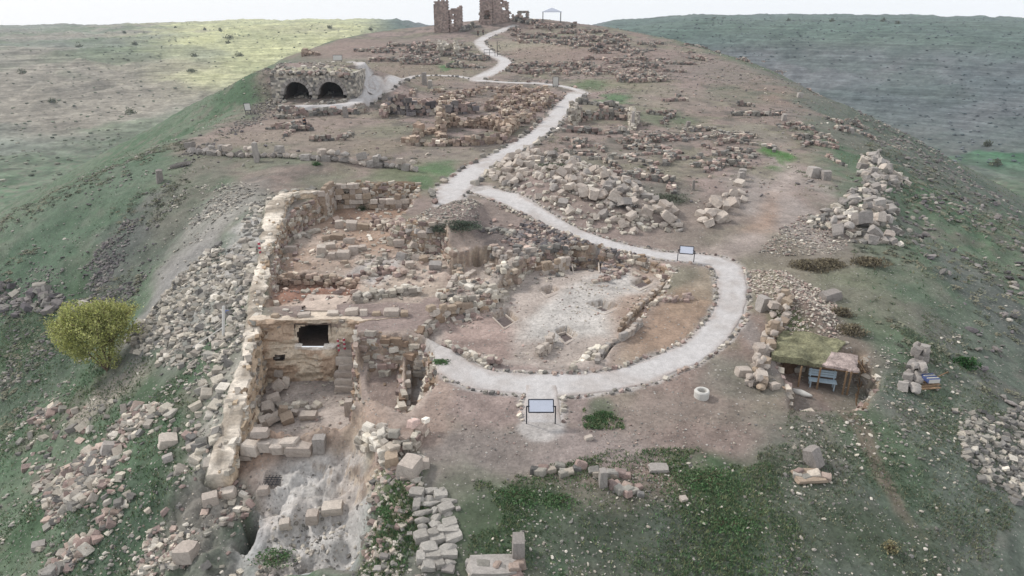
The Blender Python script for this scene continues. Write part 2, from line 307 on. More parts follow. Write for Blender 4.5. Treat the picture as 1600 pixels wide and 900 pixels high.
def ground_colour(X, Y, Z, pm, slope):
    d = sdist(X, Y, RIM); r = np.hypot(X, Y); az = np.arctan2(X, Y); right = ss(-.1, .1, X/np.maximum(Y, 1))[:, None]
    n1 = fbm(X, Y, 9, 4, 0)[:, None]; n2 = fbm(X, Y, 2.2, 4, 2, .6)[:, None]; n3 = fbm(X, Y, 40, 3, 5)[:, None]; n4 = fbm(X, Y, .8, 3, 6, .6)[:, None]
    mix = lambda a, b, t: a*(1-t)+b*t
    dirt = mix(lin(DIRT), lin(DIRT2), ss(.3, .7, n1)); dirt = mix(dirt, lin((150, 128, 116)), .6*ss(.5, .75, n3))
    dirt = mix(dirt, lin((132, 134, 112)), .55*ss(.52, .68, fbm(X, Y, 7, 4, 3)[:, None]))
    dirt = mix(dirt, lin((112, 106, 100)), .85*ss(.5, .68, fbm(X, Y, 2.0, 4, 7, .6)[:, None])*ss(48, 80, r)[:, None])
    gr = mix(lin((112, 126, 106)), lin((90, 112, 88)), ss(.3, .7, n1))
    gr = mix(gr, lin((126, 124, 112)), .75*ss(.50, .70, n2))
    gr = mix(gr, lin((112, 112, 112)), .5*ss(.45, .7, n3)*right)
    out = ss(-2.5, 3.0, d[:, None]+(fbm(X, Y, 6, 4, 1)[:, None]-.5)*9)
    c = mix(dirt, gr, out)
    warpx = X+(fbm(X, Y, 3.5, 4, 2)-.5)*3.2*np.clip(r/60, .5, 2.5); warpy = Y+(fbm(X, Y, 3.5, 4, 6)-.5)*3.2*np.clip(r/60, .5, 2.5)
    for bx, by, rx, ry, bc, s in BLOBW:
        m = (np.abs(warpx-bx) < rx*1.5) & (np.abs(warpy-by) < ry*1.5)
        if not m.any(): continue
        q = np.hypot((warpx[m]-bx)/rx, (warpy[m]-by)/ry)
        t = s*ss(1.35, .6, q)[:, None]*np.clip(.45+1.1*fbm(X[m], Y[m], 1.7, 4, 4, .6), 0, 1)[:, None]
        c[m] = mix(c[m], lin(bc)*(.8+.4*n2[m]), t)
    wx = X+(fbm(X, Y, 1.4, 4, 3)-.5)*.9; wy = Y+(fbm(X, Y, 1.4, 4, 5)-.5)*.9
    for P, pc, s, w in PATCHW:
        m = (X > P[:, 0].min()-3) & (X < P[:, 0].max()+3) & (Y > P[:, 1].min()-3) & (Y < P[:, 1].max()+3)
        if not m.any(): continue
        t = s*ss(w*.5, -w*.5, sdist(wx[m], wy[m], P))[:, None]
        v = lin(pc)*(.72+.56*n2[m]); v = mix(v, lin((168, 140, 120))*(.8+.4*n4[m]), .7*ss(.5, .7, n1[m]))
        c[m] = mix(c[m], v, t)
    # steep cuts show ochre rock
    cut = ss(.9, 2.2, slope)[:, None]*(d[:, None] < 2)*(r[:, None] < 70)
    cz_ = fbm(X*.8+Y*.3, Z*3.0, .8, 4, 3, .6)[:, None]
    c = mix(c, mix(lin((196, 178, 158)), lin((142, 122, 106)), ss(.35, .65, cz_)), .75*cut)
    # far country
    L = ss(150, 260, d)[:, None]; left = ss(-.15, -.22, az)[:, None]
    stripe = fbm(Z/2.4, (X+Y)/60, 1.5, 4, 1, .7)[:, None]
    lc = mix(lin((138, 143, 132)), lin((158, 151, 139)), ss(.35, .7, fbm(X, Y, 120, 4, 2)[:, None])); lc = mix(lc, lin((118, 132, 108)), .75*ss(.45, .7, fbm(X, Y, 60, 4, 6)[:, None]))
    sunpatch = ss(-.54, -.36, az+.12*(n3[:, 0]-.5))[:, None]*ss(-46, -26, Z)[:, None]
    lc = mix(lc, lin((208, 208, 160)), np.clip(sunpatch*(.45+.7*n3), 0, 1)*.95)  # sunlight on the far left hill, painted in as a paler yellow-green
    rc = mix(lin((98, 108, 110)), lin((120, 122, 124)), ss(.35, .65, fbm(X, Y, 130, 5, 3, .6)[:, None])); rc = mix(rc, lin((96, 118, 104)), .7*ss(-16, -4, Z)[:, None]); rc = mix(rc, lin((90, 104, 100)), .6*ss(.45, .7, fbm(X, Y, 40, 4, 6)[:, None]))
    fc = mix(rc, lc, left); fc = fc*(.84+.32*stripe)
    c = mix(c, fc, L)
    fl = ss(2, -2, sdist(X, Y, FIELDW)+(fbm(X, Y, 12, 3, 3)-.5)*14)[:, None]*L; c = mix(c, lin((44, 116, 66))*(.75+.5*n3), fl*.9)
    gf = ss(1.2, .7, np.hypot((X-235)/70, (Y-290)/120))[:, None]*ss(-35, -44, Z)[:, None]
    # under and beside the paths: trodden gravel
    t = ss(.35, -.1, pm+(n4[:, 0]-.5)*.5)[:, None]
    c = mix(c, lin((196, 190, 186)), t)
    c = c*(.86+.28*n4)
    return np.clip(c/LIGHT, .004, .85), L[:, 0], out[:, 0]
# ------------------------------------------------------------------ materials
def mat(name, rough=.95):
    m = bpy.data.materials.new(name); m.use_nodes = True; t = m.node_tree; b = t.nodes['Principled BSDF']
    b.inputs['Roughness'].default_value = rough; b.inputs['Specular IOR Level'].default_value = .15
    return m, t, b
def N(t, ty, **k):
    n = t.nodes.new(ty)
    for a, v in k.items(): setattr(n, a, v)
    return n
def grain(name, source='attr', base=(.3, .3, .3), base2=None, scale=3.0, amount=.5, bump=.5, rough=.95, spread=.25, speck=False, coords='Object'):
    """matt mineral surface: colour from the mesh attribute or from two tones chosen per object, broken up by noise"""
    m, t, b = mat(name, rough); L = t.links
    tc = N(t, 'ShaderNodeTexCoord'); geo = N(t, 'ShaderNodeNewGeometry')
    co = geo.outputs['Position'] if coords == 'World' else tc.outputs['Object']
    if source == 'attr':
        a = N(t, 'ShaderNodeAttribute'); a.attribute_name = 'Col'; col = a.outputs['Color']
    else:
        oi = N(t, 'ShaderNodeObjectInfo'); mx = N(t, 'ShaderNodeMixRGB'); mx.inputs[1].default_value = (*base, 1); mx.inputs[2].default_value = (*(base2 if base2 is not None else base), 1)
        L.new(oi.outputs['Random'], mx.inputs[0]); col = mx.outputs[0]
    n1 = N(t, 'ShaderNodeTexNoise'); n1.inputs['Scale'].default_value = scale; n1.inputs['Detail'].default_value = 9; n1.inputs['Roughness'].default_value = .65
    n2 = N(t, 'ShaderNodeTexNoise'); n2.inputs['Scale'].default_value = scale*5.3; n2.inputs['Detail'].default_value = 6; n2.inputs['Roughness'].default_value = .7
    L.new(co, n1.inputs['Vector']); L.new(co, n2.inputs['Vector'])
    r1 = N(t, 'ShaderNodeMapRange'); r1.inputs[1].default_value = .3; r1.inputs[2].default_value = .7; r1.inputs[3].default_value = 1-amount*.6; r1.inputs[4].default_value = 1+amount*.5
    r2 = N(t, 'ShaderNodeMapRange'); r2.inputs[1].default_value = .3; r2.inputs[2].default_value = .7; r2.inputs[3].default_value = 1-amount*.7; r2.inputs[4].default_value = 1+amount*.6
    L.new(n1.outputs[0], r1.inputs[0]); L.new(n2.outputs[0], r2.inputs[0])
    mm = N(t, 'ShaderNodeMath', operation='MULTIPLY'); L.new(r1.outputs[0], mm.inputs[0]); L.new(r2.outputs[0], mm.inputs[1])
    vm = N(t, 'ShaderNodeVectorMath', operation='SCALE'); L.new(col, vm.inputs[0]); L.new(mm.outputs[0], vm.inputs['Scale'])
    out = vm.outputs[0]; hgt = n2.outputs[0]
    if speck:      # loose chips of stone of two sizes lying in the soil
        for sc, thr in ((4.5, .88), (9, .80)):
            vo = N(t, 'ShaderNodeTexVoronoi'); vo.inputs['Scale'].default_value = sc; L.new(co, vo.inputs['Vector'])
            sx = N(t, 'ShaderNodeSeparateColor'); L.new(vo.outputs['Color'], sx.inputs[0])
            g = N(t, 'ShaderNodeMath', operation='GREATER_THAN'); g.inputs[1].default_value = thr; L.new(sx.outputs[0], g.inputs[0])
            g2 = N(t, 'ShaderNodeMapRange'); g2.inputs[1].default_value = .34; g2.inputs[2].default_value = .22; L.new(vo.outputs['Distance'], g2.inputs[0])
            gm = N(t, 'ShaderNodeMath', operation='MULTIPLY'); L.new(g.outputs[0], gm.inputs[0]); L.new(g2.outputs[0], gm.inputs[1])
            at = N(t, 'ShaderNodeAttribute'); at.attribute_name = 'near'; gk = N(t, 'ShaderNodeMath', operation='MULTIPLY'); L.new(gm.outputs[0], gk.inputs[0]); L.new(at.outputs['Fac'], gk.inputs[1])
            tone = N(t, 'ShaderNodeMixRGB'); tone.inputs[1].default_value = (.14, .13, .12, 1); tone.inputs[2].default_value = (.42, .39, .36, 1); L.new(sx.outputs[1], tone.inputs[0])
            mx = N(t, 'ShaderNodeMixRGB'); L.new(gk.outputs[0], mx.inputs[0]); L.new(out, mx.inputs[1]); L.new(tone.outputs[0], mx.inputs[2]); out = mx.outputs[0]
            ad = N(t, 'ShaderNodeMath', operation='ADD'); L.new(hgt, ad.inputs[0]); L.new(gk.outputs[0], ad.inputs[1]); hgt = ad.outputs[0]
    bp = N(t, 'ShaderNodeBump'); bp.inputs['Strength'].default_value = bump; bp.inputs['Distance'].default_value = .12
    L.new(hgt, bp.inputs['Height']); L.new(bp.outputs[0], b.inputs['Normal']); L.new(out, b.inputs['Base Color'])
    return m
def plain(name, c, rough=.6, metal=0, scale=8, amount=.25):
    m = grain(name, 'obj', c, c, scale, amount, .15, rough); m.node_tree.nodes['Principled BSDF'].inputs['Metallic'].default_value = metal
    return m
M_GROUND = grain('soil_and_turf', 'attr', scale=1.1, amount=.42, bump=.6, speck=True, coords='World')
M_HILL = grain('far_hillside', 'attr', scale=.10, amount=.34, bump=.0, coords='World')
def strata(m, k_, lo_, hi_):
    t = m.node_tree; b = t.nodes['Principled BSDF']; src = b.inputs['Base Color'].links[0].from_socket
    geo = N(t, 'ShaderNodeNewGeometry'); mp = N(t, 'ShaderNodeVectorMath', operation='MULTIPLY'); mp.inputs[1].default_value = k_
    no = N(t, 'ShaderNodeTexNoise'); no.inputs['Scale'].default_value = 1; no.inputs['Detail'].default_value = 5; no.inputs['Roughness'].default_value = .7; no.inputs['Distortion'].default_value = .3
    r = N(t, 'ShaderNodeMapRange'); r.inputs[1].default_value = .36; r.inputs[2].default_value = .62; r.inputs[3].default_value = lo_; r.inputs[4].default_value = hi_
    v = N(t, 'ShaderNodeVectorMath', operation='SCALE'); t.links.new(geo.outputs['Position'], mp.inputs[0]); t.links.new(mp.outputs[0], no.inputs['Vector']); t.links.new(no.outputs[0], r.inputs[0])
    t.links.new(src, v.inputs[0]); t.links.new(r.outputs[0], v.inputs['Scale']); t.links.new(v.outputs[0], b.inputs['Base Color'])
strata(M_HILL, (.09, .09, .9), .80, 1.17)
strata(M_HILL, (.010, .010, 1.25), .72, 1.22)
def scrub(m, layers):
    t = m.node_tree; b = t.nodes['Principled BSDF']
    for sc, thr, dark in layers:
        src = b.inputs['Base Color'].links[0].from_socket; geo = N(t, 'ShaderNodeNewGeometry'); mp = N(t, 'ShaderNodeVectorMath', operation='MULTIPLY'); mp.inputs[1].default_value = (.30, .30, 1.3); vo = N(t, 'ShaderNodeTexVoronoi'); vo.inputs['Scale'].default_value = sc
        t.links.new(geo.outputs['Position'], mp.inputs[0]); t.links.new(mp.outputs[0], vo.inputs['Vector']); sx = N(t, 'ShaderNodeSeparateColor'); t.links.new(vo.outputs['Color'], sx.inputs[0])
        g = N(t, 'ShaderNodeMath', operation='GREATER_THAN'); g.inputs[1].default_value = thr; t.links.new(sx.outputs[0], g.inputs[0]); d = N(t, 'ShaderNodeMapRange'); d.inputs[1].default_value = .42; d.inputs[2].default_value = .25; t.links.new(vo.outputs['Distance'], d.inputs[0])
        k = N(t, 'ShaderNodeMath', operation='MULTIPLY'); t.links.new(g.outputs[0], k.inputs[0]); t.links.new(d.outputs[0], k.inputs[1]); v = N(t, 'ShaderNodeVectorMath', operation='SCALE'); v.inputs['Scale'].default_value = dark; t.links.new(src, v.inputs[0])
        mx = N(t, 'ShaderNodeMixRGB'); t.links.new(k.outputs[0], mx.inputs[0]); t.links.new(src, mx.inputs[1]); t.links.new(v.outputs[0], mx.inputs[2]); t.links.new(mx.outputs[0], b.inputs['Base Color'])
scrub(M_HILL, ((.6, .6, .84), (.9, .6, 1.14)))
M_ROCK = grain('weathered_stone', 'attr', scale=3.0, amount=.35, bump=.5)
M_PATH = grain('compacted_gravel', 'attr', scale=2.6, amount=.26, bump=.45, coords='World')
M_BLOCK = grain('limestone_block', 'obj', alb((224, 212, 200)), alb((194, 181, 171)), 2.2, .38, .5)
M_BLOCKO = grain('ochre_block', 'obj', alb((194, 175, 155)), alb((174, 156, 140)), 2.2, .4, .5)
M_GREYB = grain('grey_block', 'obj', alb((192, 185, 179)), alb((158, 151, 146)), 2.2, .4, .5)
M_CUT = grain('cut_limestone', 'attr', scale=1.3, amount=.38, bump=.5)
M_WOOD = plain('weathered_wood', alb((150, 124, 98)), .8, 0, 6, .5)
M_POST = plain('dark_painted_steel', alb((52, 56, 66)), .5, .3)
M_PANEL = plain('printed_panel', alb((205, 210, 224)), .4, 0, 2, .08)
M_BENCH = plain('pale_blue_paint', alb((186, 204, 216)), .5, 0, 8, .2)
M_WHITE = plain('white_plaster', alb((218, 215, 209)), .7, 0, 6, .2)
M_RED = plain('red_plastic', alb((196, 84, 100)), .5)
M_BLUE = plain('blue_plastic', alb((92, 108, 158)), .5)
M_DARK = plain('dark_cloth', alb((46, 46, 58)), .9)
M_SKIN = plain('skin', alb((190, 150, 130)), .7)
M_VOID = plain('painted_shade_rock', alb((104, 90, 82)), 1, 0, 3, .5)  # dark tone painting in the shade inside vaults, chamber, small hole and well
M_SOILB = grain('brown_earth_screen', 'obj', alb((116, 94, 76)), None, 3, .5, .5)
# ------------------------------------------------------------------ mesh tools
def put(o, parent=None, loc=None, rot=None):
    COL.objects.link(o)
    if parent is not None: o.parent = parent
    if loc is not None: o.location = loc
    if rot is not None: o.rotation_euler = rot
    return o
def tag(o, label=None, cat=None, group=None, kind=None):
    if label: o['label'] = label
    if cat: o['category'] = cat
    if group: o['group'] = group
    if kind: o['kind'] = kind
    return o
def raw_mesh(name, V, T, m, cols=None, extra=None, smooth_=False):
    me = bpy.data.meshes.new(name); V = np.asarray(V, np.float32); T = np.asarray(T, np.int32); k = T.shape[1]
    me.vertices.add(len(V)); me.vertices.foreach_set('co', V.ravel())
    me.loops.add(T.size); me.loops.foreach_set('vertex_index', T.ravel())
    me.polygons.add(len(T)); me.polygons.foreach_set('loop_start', np.arange(0, T.size, k, dtype=np.int32)); me.polygons.foreach_set('loop_total', np.full(len(T), k, np.int32))
    me.polygons.foreach_set('use_smooth', np.full(len(T), smooth_, bool))
    me.update(calc_edges=True)
    if cols is not None:
        a = me.color_attributes.new('Col', 'FLOAT_COLOR', 'POINT'); c = np.ones((len(V), 4), np.float32); c[:, :3] = cols; a.data.foreach_set('color', c.ravel())
    if extra is not None:
        a = me.attributes.new('near', 'FLOAT', 'POINT'); a.data.foreach_set('value', np.asarray(extra, np.float32))
    me.materials.append(m); return me
def raw_obj(name, V, T, m, cols=None, parent=None, **k):
    return put(bpy.data.objects.new(name, raw_mesh(name, V, T, m, cols, **k)), parent)
# ------------------------------------------------------------------ the ground sheet (finer near, coarser far) out to the skyline
NA, NR = 610, 850
AZS = np.radians(np.linspace(-50, 50, NA)); RS = 13.5*np.exp(np.linspace(0, math.log(1500/13.5), NR))
AG, RG = np.meshgrid(AZS, RS)
GX = (np.sin(AG)*RG).ravel(); GY = (np.cos(AG)*RG).ravel()
PM = pathmask(GX, GY); GZ = H2(GX, GY, PM)
Zg = GZ.reshape(NR, NA); sl = np.hypot(np.gradient(Zg, axis=0)/np.gradient(RG, axis=0), np.gradient(Zg, axis=1)/(np.gradient(AG, axis=1)*RG)).ravel()
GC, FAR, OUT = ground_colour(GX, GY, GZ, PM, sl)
GD = sdist(GX, GY, RIM)
idx = np.arange(NR*NA).reshape(NR, NA)
Q = np.stack([idx[:-1, :-1], idx[:-1, 1:], idx[1:, 1:], idx[1:, :-1]], -1).reshape(-1, 4)
qx = GX[Q].mean(1); qy = GY[Q].mean(1)
# the rock-cut chamber is a real hole in the ground
CAVE = dict(x0=-12.95, x1=-10.85, y0=36.3, y1=40.6, zf=-.85, zt=.42)
hole = (qx > CAVE['x0']) & (qx < CAVE['x1']) & (qy > CAVE['y0']) & (qy < CAVE['y1']-.3)
Q = Q[~hole]; fd = GD[Q].mean(1)
def sub(faces, name, m, kind, smooth_=True):
    u, inv = np.unique(faces.ravel(), return_inverse=True)
    o = raw_obj(name, np.stack([GX[u], GY[u], GZ[u]], 1), inv.reshape(-1, 4), m, GC[u], extra=np.clip(ss(130, 40, np.hypot(GX[u], GY[u])), 0, 1)*ss(-.1, .3, PM[u]), smooth_=smooth_)
    return tag(o, kind='structure')
nearf = fd < 120
sub(Q[nearf], 'ground', M_GROUND, 'structure')
leftf = qx[~hole] < 0
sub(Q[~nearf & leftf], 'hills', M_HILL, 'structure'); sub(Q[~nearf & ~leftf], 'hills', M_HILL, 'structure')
def gz(x, y):
    """height of the sheet at a point, read off the same grid the sheet is made of"""
    x = np.atleast_1d(np.asarray(x, float)); y = np.atleast_1d(np.asarray(y, float))
    a = (np.arctan2(x, y)-AZS[0])/(AZS[1]-AZS[0]); r = np.log(np.hypot(x, y)/13.5)/(math.log(1500/13.5)/(NR-1))
    a = np.clip(a, 0, NA-1.001); r = np.clip(r, 0, NR-1.001); i = r.astype(int); j = a.astype(int); fr = r-i; fa = a-j
    return (Zg[i, j]*(1-fa)+Zg[i, j+1]*fa)*(1-fr)+(Zg[i+1, j]*(1-fa)+Zg[i+1, j+1]*fa)*fr
def see(px, py): return hit(px, py, gz)
# ------------------------------------------------------------------ path strips, 4 mm steps where they meet
for n_, (k, P) in enumerate(PW.items()):
    P2 = smooth(P, .22); t = np.gradient(P2[:, :2], axis=0); t /= np.linalg.norm(t, axis=1)[:, None]; nrm = np.stack([-t[:, 1], t[:, 0]], 1)
    K = 19; u = np.linspace(-1, 1, K); s = np.arange(len(P2))*.22
    jl = (fbm(s, s*0+n_, 1.2, 5, 2, .65)-.56)*.75; jr = (fbm(s, s*0+9+n_, 1.2, 5, 3, .65)-.56)*.75
    wid = P2[:, 2][:, None]+np.where(u < 0, jl[:, None]*-u, jr[:, None]*u)
    x = P2[:, 0][:, None]+nrm[:, 0][:, None]*u*wid; y = P2[:, 1][:, None]+nrm[:, 1][:, None]*u*wid
    z = gz(x.ravel(), y.ravel()).reshape(x.shape)+.032+.004*n_-np.where(np.abs(u) > .99, .10, 0)
    z[0] -= .10; z[-1] -= .10
    pc = lin((212, 208, 207))*np.ones(x.shape+(3,)); f1 = fbm(x, y, 2.4, 5, 2, .6)[..., None]; e_ = ss(.55, 1.0, np.abs(u)+(fbm(x, y, .9, 4, 4)-.5)*.7)[..., None]
    pc = pc*(1-.55*ss(.5, .75, f1))+lin((184, 174, 168))*.55*ss(.5, .75, f1); pc = (pc*(1-.65*e_)+lin((178, 164, 156))*.65*e_)/LIGHT
    ii = np.arange(x.size).reshape(x.shape); q = np.stack([ii[:-1, :-1], ii[:-1, 1:], ii[1:, 1:], ii[1:, :-1]], -1).reshape(-1, 4)
    tag(raw_obj('path', np.stack([x.ravel(), y.ravel(), z.ravel()], 1), q[:, ::-1], M_PATH, pc.reshape(-1, 3), smooth_=True), kind='structure')
# ------------------------------------------------------------------ stones
def ico(sub_=1):
    import bmesh
    bm = bmesh.new(); bmesh.ops.create_icosphere(bm, subdivisions=sub_, radius=1); V = np.array([v.co[:] for v in bm.verts]); T = np.array([[v.index for v in f.verts] for f in bm.faces]); bm.free(); return V, T
def cubev():
    import bmesh
    bm = bmesh.new(); bmesh.ops.create_cube(bm, size=2); bmesh.ops.subdivide_edges(bm, edges=bm.edges[:], cuts=1, use_grid_fill=True); bmesh.ops.triangulate(bm, faces=bm.faces[:])
    V = np.array([v.co[:] for v in bm.verts]); T = np.array([[v.index for v in f.verts] for f in bm.faces]); bm.free(); return V, T
def chamfer():
    s = .8; V = []
    for sx in (-1, 1):
        for sy in (-1, 1):
            for sz in (-1, 1): V += [(sx, sy*s, sz*s), (sx*s, sy, sz*s), (sx*s, sy*s, sz)]
    V = np.array(V, float)
    import bmesh
    bm = bmesh.new(); [bm.verts.new(v) for v in V]; bmesh.ops.convex_hull(bm, input=bm.verts[:]); bm.verts.ensure_lookup_table(); bmesh.ops.triangulate(bm, faces=bm.faces[:])
    T = np.array([[v.index for v in f.verts] for f in bm.faces]); V = np.array([v.co[:] for v in bm.verts]); bm.free(); return V, T
rs = np.random.default_rng(3)
IV, IT = ico(1); I2V, I2T = ico(2); CV, CT = cubev(); HV, HT = chamfer()
def rough_ico(V):
    k = rs.normal(size=(5, 3)); k /= np.linalg.norm(k, axis=1)[:, None]; v = V*(1+rs.uniform(-.14, .14, (len(V), 1)))
    for q in k:                                    # broken-off flat faces
        dd = v@q; lim = rs.uniform(.55, .85); v = v-np.maximum(dd-lim, 0)[:, None]*q
    return v
def rough_block(V, j=.09):
    v = V.copy(); v *= 1+rs.uniform(-j, j, v.shape); v[:, 0] *= 1+rs.uniform(-.14, .14)*v[:, 2]; v[:, 1] *= 1+rs.uniform(-.14, .14)*v[:, 2]
    l = np.linalg.norm(v, axis=1)[:, None]; v = np.where(l > 1.55, v*(1.55/l*.55+.45), v); return v
SMALL = [(rough_ico(IV)*[1, .85, .7], IT) for _ in range(8)]
MED = [(rough_ico(IV)*[1, .8, .7], IT) for _ in range(5)]+[(rough_block(HV, .14), HT) for _ in range(5)]
BLK = [(rough_block(CV), CT) for _ in range(8)]
MIDB = [(rough_block(HV, .10), HT) for _ in range(6)]
BOUL = [(rough_block(rough_ico(I2V)*[1.05, .95, .95], .05), I2T) for _ in range(4)]+[(rough_block(CV, .16), CT) for _ in range(4)]+[(rough_block(HV, .2), HT) for _ in range(2)]
BV = np.array([(x, y, z) for x in (-1, 1) for y in (-1, 1) for z in (-1, 1)], float)*.92; BT = np.array([(0,1,3),(0,3,2),(4,6,7),(4,7,5),(0,4,5),(0,5,1),(2,3,7),(2,7,6),(0,2,6),(0,6,4),(1,5,7),(1,7,3)])
LOWB = [(rough_block(BV, .17)*1.0, BT) for _ in range(8)]
MED = MED[:8]+LOWB[:4]
def rotm(rx, ry, rz):
    cx, sx, cy, sy, cz, sz = np.cos(rx), np.sin(rx), np.cos(ry), np.sin(ry), np.cos(rz), np.sin(rz); R = np.empty((len(rx), 3, 3))
    R[:, 0, 0] = cz*cy; R[:, 0, 1] = cz*sy*sx-sz*cx; R[:, 0, 2] = cz*sy*cx+sz*sx
    R[:, 1, 0] = sz*cy; R[:, 1, 1] = sz*sy*sx+cz*cx; R[:, 1, 2] = sz*sy*cx-cz*sx
    R[:, 2, 0] = -sy; R[:, 2, 1] = cy*sx; R[:, 2, 2] = cy*cx; return R
def merged(protos, loc, scale, rot, cols):
    """one mesh out of many stones"""
    loc = np.asarray(loc, float); n = len(loc); R = rotm(*np.asarray(rot, float).T); pick = rs.integers(0, len(protos), n); Vs, Ts, Cs = [], [], []; off = 0
    for p, (V, T) in enumerate(protos):
        ii = np.nonzero(pick == p)[0]
        if len(ii) == 0: continue
        v = np.einsum('nij,nkj->nki', R[ii], V[None]*np.asarray(scale)[ii][:, None, :])+loc[ii][:, None, :]
        Vs.append(v.reshape(-1, 3)); Ts.append((T[None]+(np.arange(len(ii))*len(V))[:, None, None]).reshape(-1, 3)+off); off += len(ii)*len(V)
        Cs.append(np.repeat(cols[ii], len(V), 0))
    return np.vstack(Vs), np.vstack(Ts), np.vstack(Cs)
def tones(n, cs, var=.16):
    c = np.array([lin(x) for x in cs])[rs.integers(0, len(cs), n)]/LIGHT
    return c*np.exp(rs.normal(0, var, (n, 1)))
LIME = [(214, 205, 190), (198, 189, 176), (182, 173, 163), (224, 216, 204)]
GREYS = [(160, 156, 148), (144, 140, 135), (172, 166, 157), (130, 127, 124)]
PINKS = [(196, 176, 164), (178, 156, 148), (206, 194, 180), (160, 142, 136)]
DARKS = [(126, 120, 122), (138, 132, 130), (112, 108, 110), (150, 143, 140)]
def scatter(name, P, n, smin, smax, cs, protos=None, pz=None, clump=0, label=None, cat=None, sink=.25, keep=None, power=2.2, flat=.75):
    """n stones strewn over a sighted polygon, joined into one mesh"""
    Wp = W(P, pz); lo, hi = Wp.min(0), Wp.max(0); pts = []
    cnt = 0
    while cnt < n:
        q = rs.uniform(lo, hi, (n*4, 2)); ok = sdist(q[:, 0], q[:, 1], Wp) < (fbm(q[:, 0], q[:, 1], 2.5, 3, 2)-.5)*1.6
        if clump: ok &= rs.random(len(q)) < ss(.5-.18*clump, .5+.18, fbm(q[:, 0], q[:, 1], 3.5, 3, 5))+.04
        if keep is not None: ok &= keep(q[:, 0], q[:, 1])
        ok &= pathmask(q[:, 0], q[:, 1]) > .08
        q = q[ok]; pts.append(q); cnt += len(q)
        if len(q) == 0: break
    q = np.vstack(pts)[:n]; n = len(q); s = smin+(smax-smin)*rs.random(n)**power
    z = gz(q[:, 0], q[:, 1])
    sc = np.stack([s*rs.uniform(.75, 1.25, n), s*rs.uniform(.6, 1.1, n), s*rs.uniform(.5, .95, n)*flat], 1)/2
    loc = np.stack([q[:, 0], q[:, 1], z+sc[:, 2]*(1-sink*2)], 1)
    V, T, C = merged(protos or SMALL, loc, sc, np.stack([rs.normal(0, .3, n), rs.normal(0, .3, n), rs.uniform(0, 6.28, n)], 1), tones(n, cs))
    o = raw_obj(name, V, T, M_ROCK, C)
    if label: tag(o, label, cat)
    return tag(o, kind='stuff')
# ------------------------------------------------------------------ loose stone strewn everywhere (uncountable)
def flank(x, y): return sdist(x, y, RIM) > -1
scatter('loose_stones', [(330,395),(405,420),(392,520),(345,575),(235,565),(190,530),(250,470),(295,420)], 2100, .12, .55, GREYS+LIME+LIME, MED, label='pale grey scree of broken stones below the outer side of the long wall', cat='scree')
scatter('loose_stones', [(60,640),(200,625),(300,670),(300,705),(230,740),(190,800),(130,890),(60,930),(80,800),(30,720)], 1900, .12, .6, GREYS+LIME+PINKS, MED, clump=.6, label='broken stones strewn down the lower left slope below the bare ledge', cat='scree')
scatter('loose_stones', [(120,420),(200,340),(260,330),(260,390),(190,470),(140,470)], 900, .12, .5, DARKS, SMALL, clump=.5, label='dark purplish stones lying on the upper left slope', cat='scree')
scatter('loose_stones', [(0,445),(130,450),(150,475),(60,485),(0,480)], 260, .2, 1.0, DARKS+GREYS, MED, label='dark broken ledge of stones at the left edge of the slope', cat='scree')
scatter('loose_stones', [(1165,425),(1225,425),(1300,470),(1320,520),(1290,540),(1225,525),(1215,500),(1180,465)], 2400, .08, .30, PINKS+LIME, SMALL, power=1.6, label='mound of small pinkish rubble to the right of the curving walkway', cat='rubble')
scatter('loose_stones', [(1180,395),(1225,355),(1270,335),(1320,375),(1310,400),(1240,398)], 1300, .08, .34, PINKS+LIME+GREYS, SMALL, label='small broken stones spilling from the lower edge of the right boulder heap', cat='rubble')
scatter('loose_stones', [(1340,180),(1400,195),(1500,270),(1640,360),(1640,680),(1560,650),(1520,520),(1440,400),(1380,290)], 6500, .12, .9, DARKS+GREYS, SMALL, clump=1, power=3.0, label='dark grey boulders and stones covering the steep right flank', cat='scree')
scatter('loose_stones', [(1480,640),(1640,640),(1640,800),(1560,790),(1500,720)], 1300, .08, .42, GREYS+GREYS+LIME, MED, clump=.7, power=2.6, label='pale stones scattered low on the right flank', cat='scree')
scatter('loose_stones', [(1340,560),(1500,520),(1560,800),(1420,960),(1200,960),(1230,700)], 1500, .05, .28, GREYS+LIME, SMALL, clump=.4, power=3, label='small stones in the grass of the lower right slope', cat='stones')
scatter('loose_stones', [(0,340),(300,215),(300,300),(160,560),(0,700)], 1800, .10, .6, GREYS, SMALL, clump=.7, power=3, label='grey stones dotted over the grassy upper left slope', cat='stones')
scatter('loose_stones', [(0,600),(330,560),(300,960),(-60,960)], 1800, .06, .4, GREYS+LIME, SMALL, clump=.5, power=3, label='small stones in the grass of the lower left slope', cat='stones')
scatter('loose_stones', [(560,850),(640,830),(740,900),(740,960),(540,960)], 700, .05, .35, GREYS+LIME, SMALL, clump=.4, label='mixed grey stones at the foot of the rock steps', cat='stones')
scatter('loose_stones', [(700,740),(1160,720),(1240,800),(1240,960),(740,960),(640,760)], 1100, .04, .20, GREYS+LIME, SMALL, clump=.5, power=3, label='pebbles in the turf of the front slope', cat='stones')
scatter('loose_stones', [(300,180),(480,100),(1200,80),(1420,220),(1350,300),(1100,330),(760,240),(600,270),(300,260)], 5200, .12, .75, PINKS+GREYS+DARKS, SMALL, clump=1.2, power=2.6, label='broken masonry strewn over the ruined hilltop', cat='rubble')
scatter('loose_stones', [(650,700),(700,620),(1150,600),(1330,640),(1160,720),(720,745)], 700, .04, .18, PINKS+GREYS, SMALL, clump=.5, power=3, label='small stones on the bare ground in front of the walkway', cat='stones')
